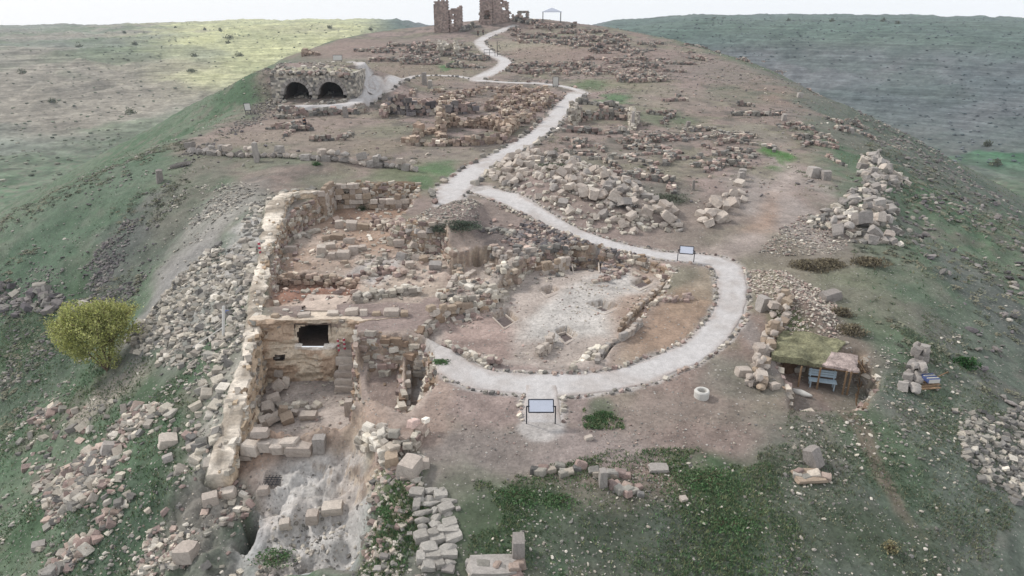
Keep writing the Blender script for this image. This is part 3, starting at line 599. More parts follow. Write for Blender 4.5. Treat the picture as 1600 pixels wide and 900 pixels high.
scatter('loose_stones', [(620,365),(700,325),(748,322),(752,350),(700,385),(640,395)], 1300, .06, .34, GREYS+LIME, SMALL, label='grey and white rubble covering the unexcavated hump', cat='rubble')
scatter('loose_stones', [(760,345),(840,345),(960,395),(1050,430),(1040,436),(940,405),(850,395),(770,385)], 1400, .07, .45, DARKS+PINKS, MED, clump=.3, label='dark rubble on the earth bank behind the excavated floors', cat='rubble')
scatter('loose_stones', [(430,480),(700,470),(780,400),(1040,440),(950,570),(700,550),(560,450)], 900, .05, .26, PINKS+LIME, SMALL, clump=.6, power=2.5, label='small debris lying on the excavated floors', cat='stones')
scatter('loose_stones', [(380,715),(560,715),(550,592),(410,600)], 260, .05, .3, PINKS+LIME, SMALL, pz=-3, label='small debris on the floor of the lower pit', cat='stones')
scatter('loose_stones', [(230,760),(330,700),(400,760),(390,900),(330,960),(200,930)], 700, .06, .4, GREYS+LIME+PINKS, MED, clump=.3, label='broken pale stones on the eroded bank at the near end of the wall', cat='stones')
scatter('loose_stones', [(380,730),(590,730),(590,800),(540,860),(400,860)], 500, .05, .34, LIME+GREYS, SMALL, clump=.5, label='crumbled stones on the pale rock mass in the foreground', cat='stones')
scatter('loose_stones', [(300,180),(480,100),(690,60),(950,60),(1200,80),(1420,220),(1350,300),(1100,330),(760,240),(600,270),(300,260)], 7000, .10, .42, PINKS+GREYS+DARKS+LIME, SMALL, clump=.5, power=2.0, label='small debris all over the ruined hilltop', cat='rubble')
scatter('loose_stones', [(418,482),(520,480),(655,478),(712,420),(690,392),(610,385),(655,325),(560,325),(500,352),(445,394)], 700, .10, .5, LIME+PINKS, MED, pz=.4, power=2.2, label='broken stones lying about the upper terrace of the dig', cat='rubble')
scatter('loose_stones', [(690,500),(700,430),(760,400),(860,400),(880,430),(800,460),(760,500)], 500, .10, .5, LIME+PINKS+GREYS, MED, pz=.5, clump=.5, power=2.2, label='broken stones among the ruined rooms in the middle of the dig', cat='rubble')
def cliffstones():
    L, S, R = [], [], []
    for k, dens in ((1, 26), (2, 18), (5, 40), (7, 16), (3, 14), (4, 10), (15, 6), (16, 6), (17, 6)):
        soft, P, co = DUGW[k]; C_ = P.mean(0)
        for a, b in zip(P, np.roll(P, -1, 0)):
            D = np.linalg.norm(b-a); t = (b-a)/max(D, 1e-6); nn = np.array([-t[1], t[0]])
            if (C_-a)@nn > 0: nn = -nn
            for _ in range(int(D*dens)):
                q = a+t*rs.uniform(0, D); us = np.linspace(-1.2, 1.6, 36); px_, py_ = q[0]+nn[0]*us, q[1]+nn[1]*us; zz = gz(px_, py_); lo_, hi_ = zz[0], zz[-6:].max()
                if hi_-lo_ < .45: continue
                z = rs.uniform(lo_, hi_-.02); i = int(np.argmax(zz >= z)); s_ = .12+.34*rs.random()**1.8
                if CAVE['x0']-.4 < px_[i] < CAVE['x1']+.4 and CAVE['y0']-.8 < py_[i] < CAVE['y1']: continue
                L.append((px_[i]-nn[0]*s_*.1, py_[i]-nn[1]*s_*.1, z)); S.append((s_*.75, s_*.45, s_*.38)); R.append((rs.normal(0, .12), rs.normal(0, .12), math.atan2(t[1], t[0])+rs.normal(0, .2)))
    V, T, C = merged(LOWB, np.array(L), np.array(S), np.array(R), tones(len(L), LIME+PINKS+[(172, 150, 130), (158, 136, 118)], .16)); tag(raw_obj('bedded_stones', V, T, M_ROCK, C), 'stones and rubble bedded in the cut earth sides of the dig', 'rubble', kind='stuff')
cliffstones()
scatter('loose_stones', [(566,704),(650,690),(660,740),(640,800),(610,880),(570,880)], 520, .06, .32, GREYS+LIME+PINKS, MED, power=2.4, label='stones spilling down the bank between the lower pit and the rock steps', cat='rubble')
scatter('loose_stones', [(270,300),(430,285),(425,330),(400,405),(340,400),(250,440),(230,380)], 1500, .08, .42, GREYS+LIME, SMALL, clump=.6, power=2.6, label='grey stones strewn on the bare ground above the pale scree', cat='stones')
scatter('loose_stones', [(200,400),(300,260),(430,120),(470,100),(430,180),(290,235),(250,300),(130,560),(0,640),(0,420)], 4200, .10, .5, GREYS+DARKS, SMALL, clump=.8, power=2.6, label='dark and grey stones dotted all down the left flank', cat='stones')
scatter('loose_stones', [(400,150),(440,125),(560,118),(600,150),(545,180),(430,180)], 500, .2, .8, GREYS+LIME, MED, clump=.3, label='rubble lying over and around the two arches', cat='rubble')
# kerb lines of small stones along the walkways
def kerb(k, side, cs, smin, smax, step, jit=.06, rng=(0, 1), rows=1):
    P = smooth(PW[k], .2); a, b = int(len(P)*rng[0]), int(len(P)*rng[1]); P = P[a:b]
    t = np.gradient(P[:, :2], axis=0); t /= np.linalg.norm(t, axis=1)[:, None]; nrm = np.stack([-t[:, 1], t[:, 0]], 1)
    s = np.arange(0, len(P)-1, step/.2); i = s.astype(int); n = len(i)
    L, S, R = [], [], []
    for r_ in range(rows):
        q = P[i, :2]+side*nrm[i]*(P[i, 2]+.03+r_*smax*.8)[:, None]+rs.normal(0, jit, (n, 2)); keep = pathmask(q[:, 0], q[:, 1]) > -.22
        q = q[keep]; m = len(q); sz = rs.uniform(smin, smax, m)/2
        L.append(np.stack([q[:, 0], q[:, 1], gz(q[:, 0], q[:, 1])+sz*.45], 1)); S.append(np.stack([sz*1.2, sz*.85, sz*.8], 1)); R.append(np.stack([rs.normal(0, .3, m), rs.normal(0, .3, m), rs.uniform(0, 6.3, m)], 1))
    L, S, R = np.vstack(L), np.vstack(S), np.vstack(R)
    V, T, C = merged(MED, L, S, R, tones(len(L), cs, .22)); return V, T, C
def kerb_obj(label, parts):
    V, T, C, off = [], [], [], 0
    for a in parts:
        v, t, c = kerb(*a[0], **a[1]); V.append(v); T.append(t+off); C.append(c); off += len(v)
    tag(raw_obj('stone_kerb', np.vstack(V), np.vstack(T), M_ROCK, np.vstack(C)), label, 'kerb', kind='stuff')
kerb_obj('row of small rough stones edging both sides of the curving walkway', [(('loop', 1, PINKS+LIME+GREYS, .10, .26, .17), {}), (('loop', -1, PINKS+LIME+GREYS, .10, .26, .17), {}), (('spur', 1, PINKS+LIME, .10, .24, .2), {}), (('spur', -1, PINKS+LIME, .10, .24, .2), {})])
kerb_obj('ragged stones edging the straight walkway up to the hilltop', [(('main', 1, PINKS+GREYS, .2, .6, .5, .2), {}), (('main', -1, GREYS+LIME, .25, .7, .55, .25), {}), (('upper', -1, GREYS+PINKS, .25, .7, .8, .3), {}), (('left', 1, GREYS, .25, .6, 1.0, .3), {})])
kerb_obj('dry-laid strip of small stones holding the bank beside the upper arm of the walkway', [(('loop', s_, PINKS+DARKS+LIME, .12, .30, .16, .10), dict(rng=(.66, .92), rows=3)) for s_ in (1,)])
# ------------------------------------------------------------------ grass
def tufts(P, n, hmin, hmax, cs, label, clump=1.0, keep=None):
    Wp = W(P); lo, hi = Wp.min(0), Wp.max(0); pts = []; cnt = 0
    while cnt < n:
        q = rs.uniform(lo, hi, (n*3, 2)); ok = (sdist(q[:, 0], q[:, 1], Wp) < (fbm(q[:, 0], q[:, 1], 3, 4, 2)-.5)*6) & (rs.random(len(q)) < ss(.5-.22*clump, .5+.3, fbm(q[:, 0], q[:, 1], 2.6, 4, 1))+.10) & (pathmask(q[:, 0], q[:, 1]) > .15)
        pts.append(q[ok]); cnt += int(ok.sum())
    q = np.vstack(pts)[:n]; B = 4; q = np.repeat(q, B, 0)+rs.normal(0, .05, (n*B, 2)); m = len(q); a = rs.uniform(0, 6.28, m); h = rs.uniform(hmin, hmax, m); w = h*.22
    z = gz(q[:, 0], q[:, 1])-.01; ln = rs.normal(0, .45, (m, 2))*h[:, None]
    A = np.stack([q[:, 0]-np.cos(a)*w, q[:, 1]-np.sin(a)*w, z], 1); Bv = np.stack([q[:, 0]+np.cos(a)*w, q[:, 1]+np.sin(a)*w, z], 1); Cv = np.stack([q[:, 0]+ln[:, 0], q[:, 1]+ln[:, 1], z+h], 1)
    V = np.stack([A, Bv, Cv], 1).reshape(-1, 3); c = np.repeat(np.repeat(tones(n, cs, .2), B, 0), 3, 0)
    tag(raw_obj('grass', V, np.arange(len(V)).reshape(-1, 3), M_ROCK, c), label, 'grass', kind='stuff')
G1 = [(118, 134, 110), (106, 128, 102), (134, 142, 118), (144, 144, 118)]
G2 = [(94, 126, 88), (108, 138, 96), (130, 146, 110), (148, 152, 116)]
tufts([(740,745),(900,735),(1050,715),(1160,700),(1230,780),(1260,960),(740,960)], 9000, .04, .13, G2, 'short green weeds covering the front slope')
tufts([(1160,690),(1240,640),(1350,620),(1500,500),(1600,640),(1500,960),(1240,960)], 8000, .04, .13, G1, 'rough grass covering the lower right slope')
tufts([(0,480),(140,480),(240,600),(340,640),(300,760),(180,960),(-80,960)], 9000, .05, .15, G1+G2, 'rough grass covering the lower left slope')
tufts([(300,190),(480,110),(700,65),(1000,65),(1250,110),(1420,220),(1350,300),(1100,320),(760,235),(600,270),(280,262)], 11000, .06, .18, [(158, 156, 128), (142, 148, 118), (172, 162, 136)], 'tufts of dry olive grass over the ruined hilltop', .6)
def scrubtufts(P, n, label):
    Wp = W(P); lo, hi = Wp.min(0), Wp.max(0); q = rs.uniform(lo, hi, (n*6, 2)); k = (sdist(q[:, 0], q[:, 1], Wp) < 0) & (pathmask(q[:, 0], q[:, 1]) > .5) & (fbm(q[:, 0], q[:, 1], 8, 3, 4) > .46); q = q[k][:n]; n = len(q); B = 26
    R_ = rs.uniform(.15, .55, n); c = tones(n, [(118, 124, 104), (134, 134, 116), (108, 112, 100), (146, 142, 122)], .12); r = np.repeat(R_, B); a = rs.uniform(0, 6.28, n*B); d = np.sqrt(rs.random(n*B))*r
    x = np.repeat(q[:, 0], B)+np.cos(a)*d; y = np.repeat(q[:, 1], B)+np.sin(a)*d; z = np.repeat(gz(q[:, 0], q[:, 1]), B)+(r-d)*.55*rs.random(n*B)+.02; V, T, _ = None, None, None
    m = n*B; dv = rs.normal(size=(m, 3)); dv[:, 2] *= .5; dv /= np.linalg.norm(dv, axis=1)[:, None]; e1 = np.cross(dv, [0, 0, 1.]); s_ = rs.uniform(.06, .13, (m, 1)); C_ = np.stack([x, y, z], 1)
    V = np.stack([C_-dv*s_, C_+e1*s_*.6, C_+dv*s_, C_-e1*s_*.6], 1).reshape(-1, 3); tag(raw_obj('scrub', V, np.arange(4*m).reshape(-1, 4), M_ROCK, np.repeat(np.repeat(c, B, 0), 4, 0)), label, 'scrub', kind='stuff')
scrubtufts([(300,190),(480,110),(700,65),(1000,65),(1250,110),(1420,220),(1350,300),(1100,320),(760,235),(600,270),(280,262)], 1500, 'low grey-green scrub dotted over the ruined hilltop')
scrubtufts([(1350,220),(1450,260),(1600,360),(1600,640),(1400,560),(1320,440)], 700, 'low scrub among the stones of the right flank')
scrubtufts([(0,345),(300,215),(300,300),(160,560),(0,700)], 700, 'low scrub on the upper left slope')
tufts([(225,222),(400,108),(420,170),(300,240),(300,330),(160,420),(0,420),(0,334)], 9000, .06, .18, [(134,150,124),(122,142,114),(150,156,134)], 'rough grass on the steep upper left slope', .6)
tufts([(1350,200),(1450,230),(1640,330),(1640,600),(1400,560),(1320,440),(1400,330)], 9000, .06, .24, G1, 'rough grass on the right flank', .6)
tufts([(590,760),(650,750),(660,860),(560,900)], 1600, .05, .2, G2, 'green weeds left of the rock steps')
tufts([(910,636),(965,630),(975,660),(920,668)], 350, .05, .2, G2, 'patch of weeds on the bare ground right of the front sign')
# ------------------------------------------------------------------ block and heap tools
BLK_ME = {}
def blockmesh(m, i, protos=BLK):
    key = (m.name, i, id(protos))
    if key not in BLK_ME:
        V, T = protos[i % len(protos)]; BLK_ME[key] = raw_mesh('stone_block', V, T, m)
    return BLK_ME[key]
NB = [0]
def blk(px, py, w, h, label=None, m=None, rz=None, tilt=.08, dep=1.0, hk=.62, group=None, name='stone_block', protos=BLK, cat='stone block', parent=None, lift=0):
    """a dressed block seen at (px, py), w by h in sightings; sits on the ground"""
    s = see(px, py+h*.30)[0]; L = s[3]; wm = w*L/F/2*.95; hm = h*L/F/2*hk*1.05; dm = wm*dep if dep != 1.0 else min(wm, max(hm*1.2, wm*.6))
    o = bpy.data.objects.new(name, blockmesh(m or M_BLOCK, NB[0], protos)); NB[0] += 1
    put(o, parent, (s[0], s[1]+dm*.4, float(gz(s[0], s[1]+dm*.4)[0])+hm*.72+lift), (random.gauss(0, tilt), random.gauss(0, tilt), rz if rz is not None else random.uniform(-.35, .35)))
    o.scale = (wm, dm, hm)
    if parent is None: tag(o, label, cat, group)
    return o
def heap(P, n, smin, smax, label, group, m, layers, protos=BOUL, hgt=.5, cat='boulder'):
    Wp = W(P); lo, hi = Wp.min(0), Wp.max(0); done = []; tries = 0
    while len(done) < n and tries < 60000:
        tries += 1; q = rs.uniform(lo, hi); sd = float(sdist(q[:1], q[1:], Wp)[0])
        if sd > .1: continue
        s = smin+(smax-smin)*rs.random()**1.5; k = 0 if rs.random() < .62 else 1
        if sd > -.8 and k: continue
        if float(pathmask(q[:1], q[1:])[0]) < s*.5: continue
        if any(kk == k and (q[0]-a)**2+(q[1]-b)**2 < ((s+ss_)*.36)**2 for a, b, ss_, kk in done): continue
        done.append((q[0], q[1], s, k))
    for x, y, s, k in done:
        o = bpy.data.objects.new('boulder', blockmesh(m[rs.integers(len(m))], int(rs.integers(len(protos))), protos))
        put(o, None, (x, y, float(gz(x, y)[0])+s*.22+k*smax*.42), (rs.normal(0, .35), rs.normal(0, .35), rs.uniform(0, 6.28))); o.scale = (s*.62, s*rs.uniform(.38, .55), s*rs.uniform(.34, .48))
        cx = (x-lo[0])/(hi[0]-lo[0]); cy = (y-lo[1])/(hi[1]-lo[1])
        zone = ['left end', 'left part', 'middle', 'right part', 'right end'][min(int(cx*5), 4)]+(', near edge' if cy < .3 else ', far side' if cy > .72 else '')
        size = 'small' if s < smin+(smax-smin)*.18 else 'middling' if s < smin+(smax-smin)*.5 else 'big'
        tag(o, f'{size} {"upper " if k else ""}{label[0]} in the {label[1]}, {zone}', cat, group)
    return done
heap([(757,265),(775,290),(805,322),(850,345),(930,364),(1000,366),(1062,360),(1066,345),(1030,320),(990,290),(950,268),(900,255),(850,245),(812,241),(785,255)], 240, .42, .90,
     ('pale limestone boulder', 'big heap above the walkway'), 'boulders of the big central heap', [M_BLOCK, M_BLOCK, M_GREYB, M_BLOCK], 2)
heap([(1088,352),(1100,330),(1130,308),(1155,290),(1168,298),(1160,325),(1140,348),(1105,358)], 22, .6, 1.1,
     ('cream boulder', 'small heap right of the big one'), 'boulders of the small separate heap', [M_BLOCK], 2)
heap([(1348,245),(1375,250),(1390,268),(1418,288),(1385,315),(1402,345),(1398,386),(1330,382),(1265,352),(1300,325),(1345,292),(1345,265)], 95, .5, 1.0,
     ('grey boulder', 'long heap on the right rim'), 'boulders of the right rim heap', [M_BLOCK, M_GREYB, M_GREYB], 2)
scatter('loose_stones', [(757,265),(775,290),(805,322),(850,345),(930,364),(1000,366),(1062,360),(1066,345),(1030,320),(990,290),(950,268),(900,255),(850,245),(812,241),(785,255)], 900, .22, .6, LIME, MED, power=1.3, label='smaller broken stones filling the big central heap', cat='rubble')
scatter('loose_stones', [(1348,245),(1375,250),(1390,268),(1418,288),(1385,315),(1402,345),(1398,386),(1330,382),(1265,352),(1300,325),(1345,292),(1345,265)], 620, .25, .75, LIME+GREYS, MED, power=1.3, label='smaller broken stones filling the heap on the right rim', cat='rubble')
# walls of rough stones whose stones can be told apart
def stonewall(P, courses, size, m, label, cat='wall', name='stone_wall', group=None, thick=1, ragged=.25, lift=.0, zs=None, step=.92, setback=0, protos=None, wob=1.0):
    Pw = see(np.array([p[0] for p in P]), np.array([p[1] for p in P]))[:, :3] if zs is None else np.stack([*onz(np.array([p[0] for p in P]), np.array([p[1] for p in P]), np.array(zs, float)), np.array(zs, float)], 1)
    e = put(bpy.data.objects.new(name, None), None, tuple(Pw[0])); tag(e, label, cat, group); Q = smooth(np.column_stack([Pw[:, 0], Pw[:, 1], Pw[:, 2]]), .05)
    d = np.r_[0, np.cumsum(np.linalg.norm(np.diff(Q[:, :2], axis=0), axis=1))]; tot = d[-1]
    for c in range(courses):
        s = rs.uniform(0, size*.5)
        while s < tot:
            w = size*rs.uniform(.75, 1.35); i = min(np.searchsorted(d, s+w/2), len(Q)-1); j = min(i+4, len(Q)-1); k = max(i-4, 0)
            a = math.atan2(Q[j, 1]-Q[k, 1], Q[j, 0]-Q[k, 0])
            if not (c == courses-1 and rs.random() < ragged) and not (c > 0 and rs.random() < ragged*.25):
                for r_ in range(thick):
                    o = bpy.data.objects.new('stone', blockmesh(m[rs.integers(len(m))], int(rs.integers(6)), protos or MIDB)); z0 = float(gz(Q[i, 0], Q[i, 1])[0]) if zs is None else Q[i, 2]
                    off = (r_-(thick-1)/2)*size*.75+setback*c
                    put(o, e, (Q[i, 0]-Pw[0, 0]-math.sin(a)*off, Q[i, 1]-Pw[0, 1]+math.cos(a)*off, z0-Pw[0, 2]+size*.75*(c+.42)+lift), (rs.normal(0, .06*wob), rs.normal(0, .06*wob), a+rs.normal(0, .08*wob))); o.scale = (w*.5, size*.42*rs.uniform(.85, 1.2), size*.40*rs.uniform(.85, 1.12)); o.location.x += rs.normal(0, .03*wob); o.location.y += rs.normal(0, .03*wob)
            s += w*step
    return e
stonewall([(292,238),(350,243),(410,246),(470,249),(540,254),(600,262),(650,268)], 2, .85, [M_GREYB, M_BLOCK, M_GREYB], 'long low wall of rough grey boulders crossing the slope above the dig on the left', thick=1, ragged=.5, protos=BOUL, wob=3)
stonewall([(1228,462),(1218,495),(1205,525),(1192,555),(1183,585),(1180,605)], 2, .50, [M_BLOCK, M_BLOCKO, M_BLOCK], 'cream dry-stone wall running down beside the curve of the walkway to the shelter', thick=2, ragged=.4, protos=BOUL, wob=3.5)
stonewall([(1440,552),(1434,572),(1428,592),(1420,610)], 2, .55, [M_GREYB], 'short thick stub of grey stone wall standing alone on the right slope', thick=2, ragged=.3, protos=BOUL, wob=2.5)
# masonry round the far end of the dig: dressed blocks
stonewall([(505,347),(513,337),(521,328)], 6, .62, [M_BLOCK, M_BLOCK, M_BLOCKO], 'tall coursed limestone wall closing the far left side of the dig', zs=[.1, .1, .1], ragged=.2)
stonewall([(523,327),(545,326),(574,325)], 5, .66, [M_BLOCKO, M_BLOCK], 'reddish coursed wall in the far left corner of the dig', zs=[.1, .1, .1], ragged=.4)
stonewall([(577,325),(600,325),(630,325),(658,325)], 3, .62, [M_BLOCK, M_BLOCK, M_BLOCKO], 'low wall of squared blocks along the back of the dig below the hilltop path', zs=[.35]*4, ragged=.45, wob=1.6)
stonewall([(556,600),(562,575),(572,560)], 3, .45, [M_BLOCK, M_GREYB], 'low stone side wall left of the sunken basin', zs=[-2.6, -2.3, -2.0], ragged=.2)
stonewall([(636,660),(637,625),(638,590),(640,562)], 3, .45, [M_BLOCK, M_GREYB], 'low stone side wall right of the sunken basin', zs=[-2.4, -2.1, -1.9, -1.7], ragged=.2)
stonewall([(668,498),(700,492),(735,487)], 2, .45, [M_BLOCK, M_BLOCKO], 'short wall of squared stones at the left of the excavated floors', ragged=.3)
stonewall([(930,570),(948,548),(975,530),(1000,510)], 2, .32, [M_BLOCK, M_GREYB], 'thin ruined wall line crossing the right of the excavated floors near the walkway', ragged=.3)
stonewall([(965,520),(985,498),(1010,475),(1035,452)], 2, .32, [M_BLOCK, M_BLOCKO], 'low wall line bounding the white excavated floor on its right', ragged=.3)
stonewall([(835,560),(855,548),(860,535)], 2, .40, [M_BLOCKO, M_BLOCK], 'small stub of ochre blocks beside the lower grave pit', ragged=.2)
stonewall([(700,455),(720,440),(745,425),(770,418)], 1, .45, [M_BLOCK], 'single course of pale stones across the middle of the dig', ragged=.3)
stonewall([(845,430),(865,425),(885,420)], 3, .42, [M_BLOCKO, M_BLOCK], 'stub of yellowish blocks left of the dark pit', ragged=.2)
stonewall([(770,398),(800,402),(835,398)], 2, .40, [M_BLOCK, M_GREYB], 'rim of pale stones round the basin at the top of the dig', ragged=.2)
stonewall([(372,706),(420,704),(455,703)], 1, .8, [M_BLOCK, M_BLOCKO], 'row of long squared blocks closing the front of the lower pit', ragged=0)
# ------------------------------------------------------------------ single blocks
def many(L, label, group, m=None, cat='stone block', names=None, **k):
    dx = k.pop('dx', 0); lf = k.pop('lf', 0)
    for i, b in enumerate(L):
        b = (b[0]+dx,)+tuple(b[1:]); k['lift'] = random.random()*lf
        label = names[i] if names else label
        blk(b[0], b[1], b[2], b[3], label, m[random.randrange(len(m))] if isinstance(m, list) else m, b[4] if len(b) > 4 else None, group=group, cat=cat, **k)
blk(640,731,34,44,'large pale squared slab leaning at the top of the front slope',M_BLOCK,-.35,.12)
blk(612,719,22,32,'brownish squat block left of the large leaning slab',M_BLOCKO,.2)
blk(664,724,14,22,'narrow block right of the large leaning slab',M_BLOCK,.1)
blk(634,746,18,9,'small flat stone in front of the large leaning slab',M_BLOCK,.1)
blk(482,650,27,17,'clean squared block lying alone on the lower pit floor',M_BLOCK,.05,.03)
blk(546,639,14,32,'upright pointed stone at the right of the lower pit floor',M_BLOCK,.1,.05,hk=.9)
blk(468,706,42,25,'large squared block in the middle of the front row of the lower pit',M_BLOCK,0,.03)
blk(500,698,20,32,'grey upright block at the right end of the front row of the lower pit',M_GREYB,.05,.05,hk=.8)
blk(384,716,22,12,'small squared block at the near foot of the long wall',M_BLOCK,0,.03)
blk(292,870,32,36,'pale tilted slab on the bank left of the dark crevice',M_BLOCK,-.1,.1)
blk(328,779,24,24,'cream boulder at the near end of the long wall',M_BLOCK,.4,.2)
blk(356,772,24,20,'lumpy cream boulder right of its neighbour at the near end of the long wall',M_BLOCK,.2,.2)
blk(60,853,20,18,'isolated pale angular boulder on the lower left slope',M_GREYB,.5,.2)
blk(170,700,22,26,'pinkish boulder at the top of the lower left stone scatter',M_GREYB,.5,.2)
blk(262,690,28,26,'large pale boulder among the lower left stones nearest the wall',M_BLOCK,.5,.2)
blk(262,716,16,16,'whitish boulder just below the largest one on the lower left',M_GREYB,.5,.2)
blk(505,578,20,22,'squared block at the foot of the chamber front beside the stairs',M_BLOCK,.0,.02)
blk(476,578,28,24,'large squared block in the middle of the chamber foot',M_BLOCKO,.0,.02)
blk(440,580,26,18,'broken block at the left of the chamber foot',M_GREYB,.1,.06)
blk(1162,581,24,20,'pinkish white block beside the lower end of the dry-stone wall',M_BLOCK,.1,.05)
blk(1210,603,16,15,'round pale boulder between the dry-stone wall and the shelter',M_BLOCK,.3,.2)
blk(1298,462,32,20,'big white boulder on top of the pinkish rubble mound',M_GREYB,.3,.1)
blk(1192,476,17,30,'upright white rock beside the outer edge of the walkway curve',M_GREYB,.3,.1,hk=.8)
blk(1270,716,22,38,'weathered grey upright rock on the lower right slope',M_GREYB,.6,.2,hk=.8)
blk(942,750,13,36,'narrow grey standing stone at the edge of the front slope',M_GREYB,.1,.05,hk=.9)
blk(1030,733,32,13,'flat pinkish slab at the edge of the front slope',M_GREYB,0,.03)
blk(810,853,20,52,'dark mossy end of a wall rising from the front slope',M_GREYB,.02,.03,dep=1.6)
blk(772,890,84,20,'long worn doorsill slab at the bottom of the photo',M_GREYB,.03,.02,dep=.5)
blk(1068,780,12,12,'small pale stone alone in the front grass',M_BLOCK,.3,.1)
blk(920,684,14,9,'small white stone on the bare ground right of the front sign',M_BLOCK,.3,.1)
blk(1265,748,50,12,'low pinkish ledge below the weathered grey rock',M_BLOCKO,.05,.03)
blk(624,381,19,17,'yellowish cube of stone above the middle of the dig',M_BLOCK,.05,.03)
blk(640,413,15,15,'small squared block in the cluster above the middle of the dig',M_BLOCK,.2,.05)
blk(662,405,14,16,'ochre block at the right of the cluster above the middle of the dig',M_BLOCKO,.2,.05)
blk(454,389,19,15,'squared block lying alone at the foot of the far wall',M_BLOCK,.05,.03)
blk(250,275,10,34,'grey slanting slab on the upper left slope',M_GREYB,.5,.1)
blk(281,258,28,9,'bluish flat slab above the slanting one on the upper left slope',M_GREYB,.1,.1)
many([(420,610,16,22,.4),(430,600,12,26,.3),(412,628,20,20,.5),(402,640,18,22,.2),(416,652,24,22,.7),(427,650,14,22,.3),(398,662,18,20,.5),(386,674,16,20,.2),(392,690,28,16,.1),(404,660,16,20,.9),(432,655,20,24,.5),(380,690,16,14),(422,590,14,18),(445,648,12,10)],
     '', 'tumbled blocks in the lower pit', [M_BLOCK, M_BLOCK, M_BLOCKO], tilt=.3, dx=16, lf=.45, names=[a+' in the jumble below the long wall' for a in ('upper middle block', 'topmost upright block', 'middle left block', 'left block above the bend', 'broad block in the middle', 'right-hand narrow block', 'lower middle block', 'lower left block', 'long flat block at the lowest left', 'steeply tilted lower block', 'broad right-hand block', 'lowest small block', 'highest left block', 'tiny rightmost block')])
many([(502,391,15,28,.2),(519,400,12,18,.0),(536,398,22,20,.1),(516,385,16,16,.3),(552,391,16,22,.2),(527,370,24,14,.0),(530,350,13,20,.2),(549,352,18,22,.1),(567,354,20,16,.0),(545,376,16,14),(538,409,12,8),(566,388,14,14),(510,372,14,12)],
     'squared block in the cluster standing in the far part of the dig', 'clustered blocks in the far part of the dig', [M_BLOCK, M_BLOCK, M_BLOCKO], tilt=.1, names=['tall block at the left end of the cluster in the far part of the dig', 'narrow block between the tall left one and the large front one', 'large front block of the cluster in the far part of the dig', 'block just behind the narrow one in the cluster', 'tall block right of the large front one', 'flat wide block lying in the middle of the cluster', 'slim upright block at the back left of the cluster', 'larger upright block at the back of the cluster', 'squat block at the back right of the cluster', 'low block behind the right side of the cluster', 'tiny block in front of the large front one', 'low block at the right end of the cluster', 'low block behind the tall left one'])
many([(648,385,14,14),(662,378,16,14),(655,370,14,12),(672,372,12,12),(640,366,12,12),(628,400,16,18),(652,402,14,16),(680,415,20,18),(676,392,12,12)],
     'rounded grey stone tumbled below the unexcavated hump', 'stones tumbled below the hump', [M_GREYB, M_BLOCK], tilt=.25, cat='stone', names=['round grey stone in the middle below the hump', 'grey stone right of the middle below the hump', 'upper stone of those tumbled below the hump', 'upper right stone tumbled below the hump', 'upper left stone tumbled below the hump', 'lowest left stone tumbled below the hump', 'lower middle stone tumbled below the hump', 'big stone furthest down and right below the hump', 'small stone at the right edge below the hump'])
many([(550,487,22,14,.05),(568,488,12,14,.1),(612,488,26,16,.0),(632,490,12,14,.2),(588,490,14,10,.0),(430,497,12,10),(475,492,20,10),(520,490,20,9)],
     'squared block standing on the edge of the rock scarp above the stairs', 'blocks along the scarp edge', [M_BLOCK, M_BLOCKO], tilt=.05)
many([(1186,571,15,18),(1190,588,18,22),(1183,597,14,14)], 'cream block at the lower end of the dry-stone wall', 'blocks ending the dry-stone wall', M_BLOCK, tilt=.1)
many([(520,797,34,24,.1),(412,770,18,16,.1),(488,812,20,26,.1),(445,820,16,20,.2)], 'block bedded in the pale rock mass of the foreground', 'blocks bedded in the pale rock mass', M_BLOCK, tilt=.08, names=['widest block bedded in the pale rock mass', 'small block bedded near the top left of the pale rock mass', 'upright block bedded in the middle of the pale rock mass', 'upright block bedded low left in the pale rock mass'])
many([(640,835,10,9),(655,850,11,9),(628,800,14,8),(640,815,12,7),(716,795,8,8),(600,870,14,12),(700,890,22,10),(735,880,16,14),(590,890,14,12)], 'small pale stone in the weeds beside the rock steps', 'stones beside the rock steps', M_GREYB, cat='stone', names=['white stone left of the upper rock steps, middle one of three', 'white stone left of the rock steps, lowest of three', 'flat pale stone furthest up left of the rock steps', 'white stone left of the rock steps, topmost of three', 'tiny pale stone right of the rock steps', 'pale stone in the weeds well left of the lowest step', 'broad pale stone below the lowest rock step', 'pale stone right of the lowest rock step', 'pale stone at the bottom edge left of the steps'])
many([(1225,185,7,13),(1075,195,6,10),(1160,272,12,14),(1250,150,8,9),(1330,205,8,9)], 'small upright grey stone among the ruins on the right half of the hill', 'upright stones among the ruins', M_GREYB, cat='stone', hk=.9)
for (a, b, w, h), lb in {(401,243,8,36):'tall slim standing stone in the long boulder wall on the left', (663,126,8,22):'standing pillar beside the thin side path', (672,134,8,14):'shorter pillar right of the standing pillar by the side path', (988,192,5,30):'tall thin post-like stone in the sunken house right of the main walkway', (847,252,6,14):'two-part upright stone at the top of the big heap', (1083,292,4,18):'thin bent upright stone in the field above the small heap', (1158,278,10,16):'stumpy upright stone above the small heap', (540,178,8,20):'leaning timber-like stone in front of the second arch', (1272,272,18,18):'grey ruined stub at the right of the dirt track', (1290,276,14,16):'second grey stub right beside the one at the dirt track'}.items():
    blk(a, b, w, h, lb, M_GREYB, .1, .04, hk=.95, cat='standing stone')
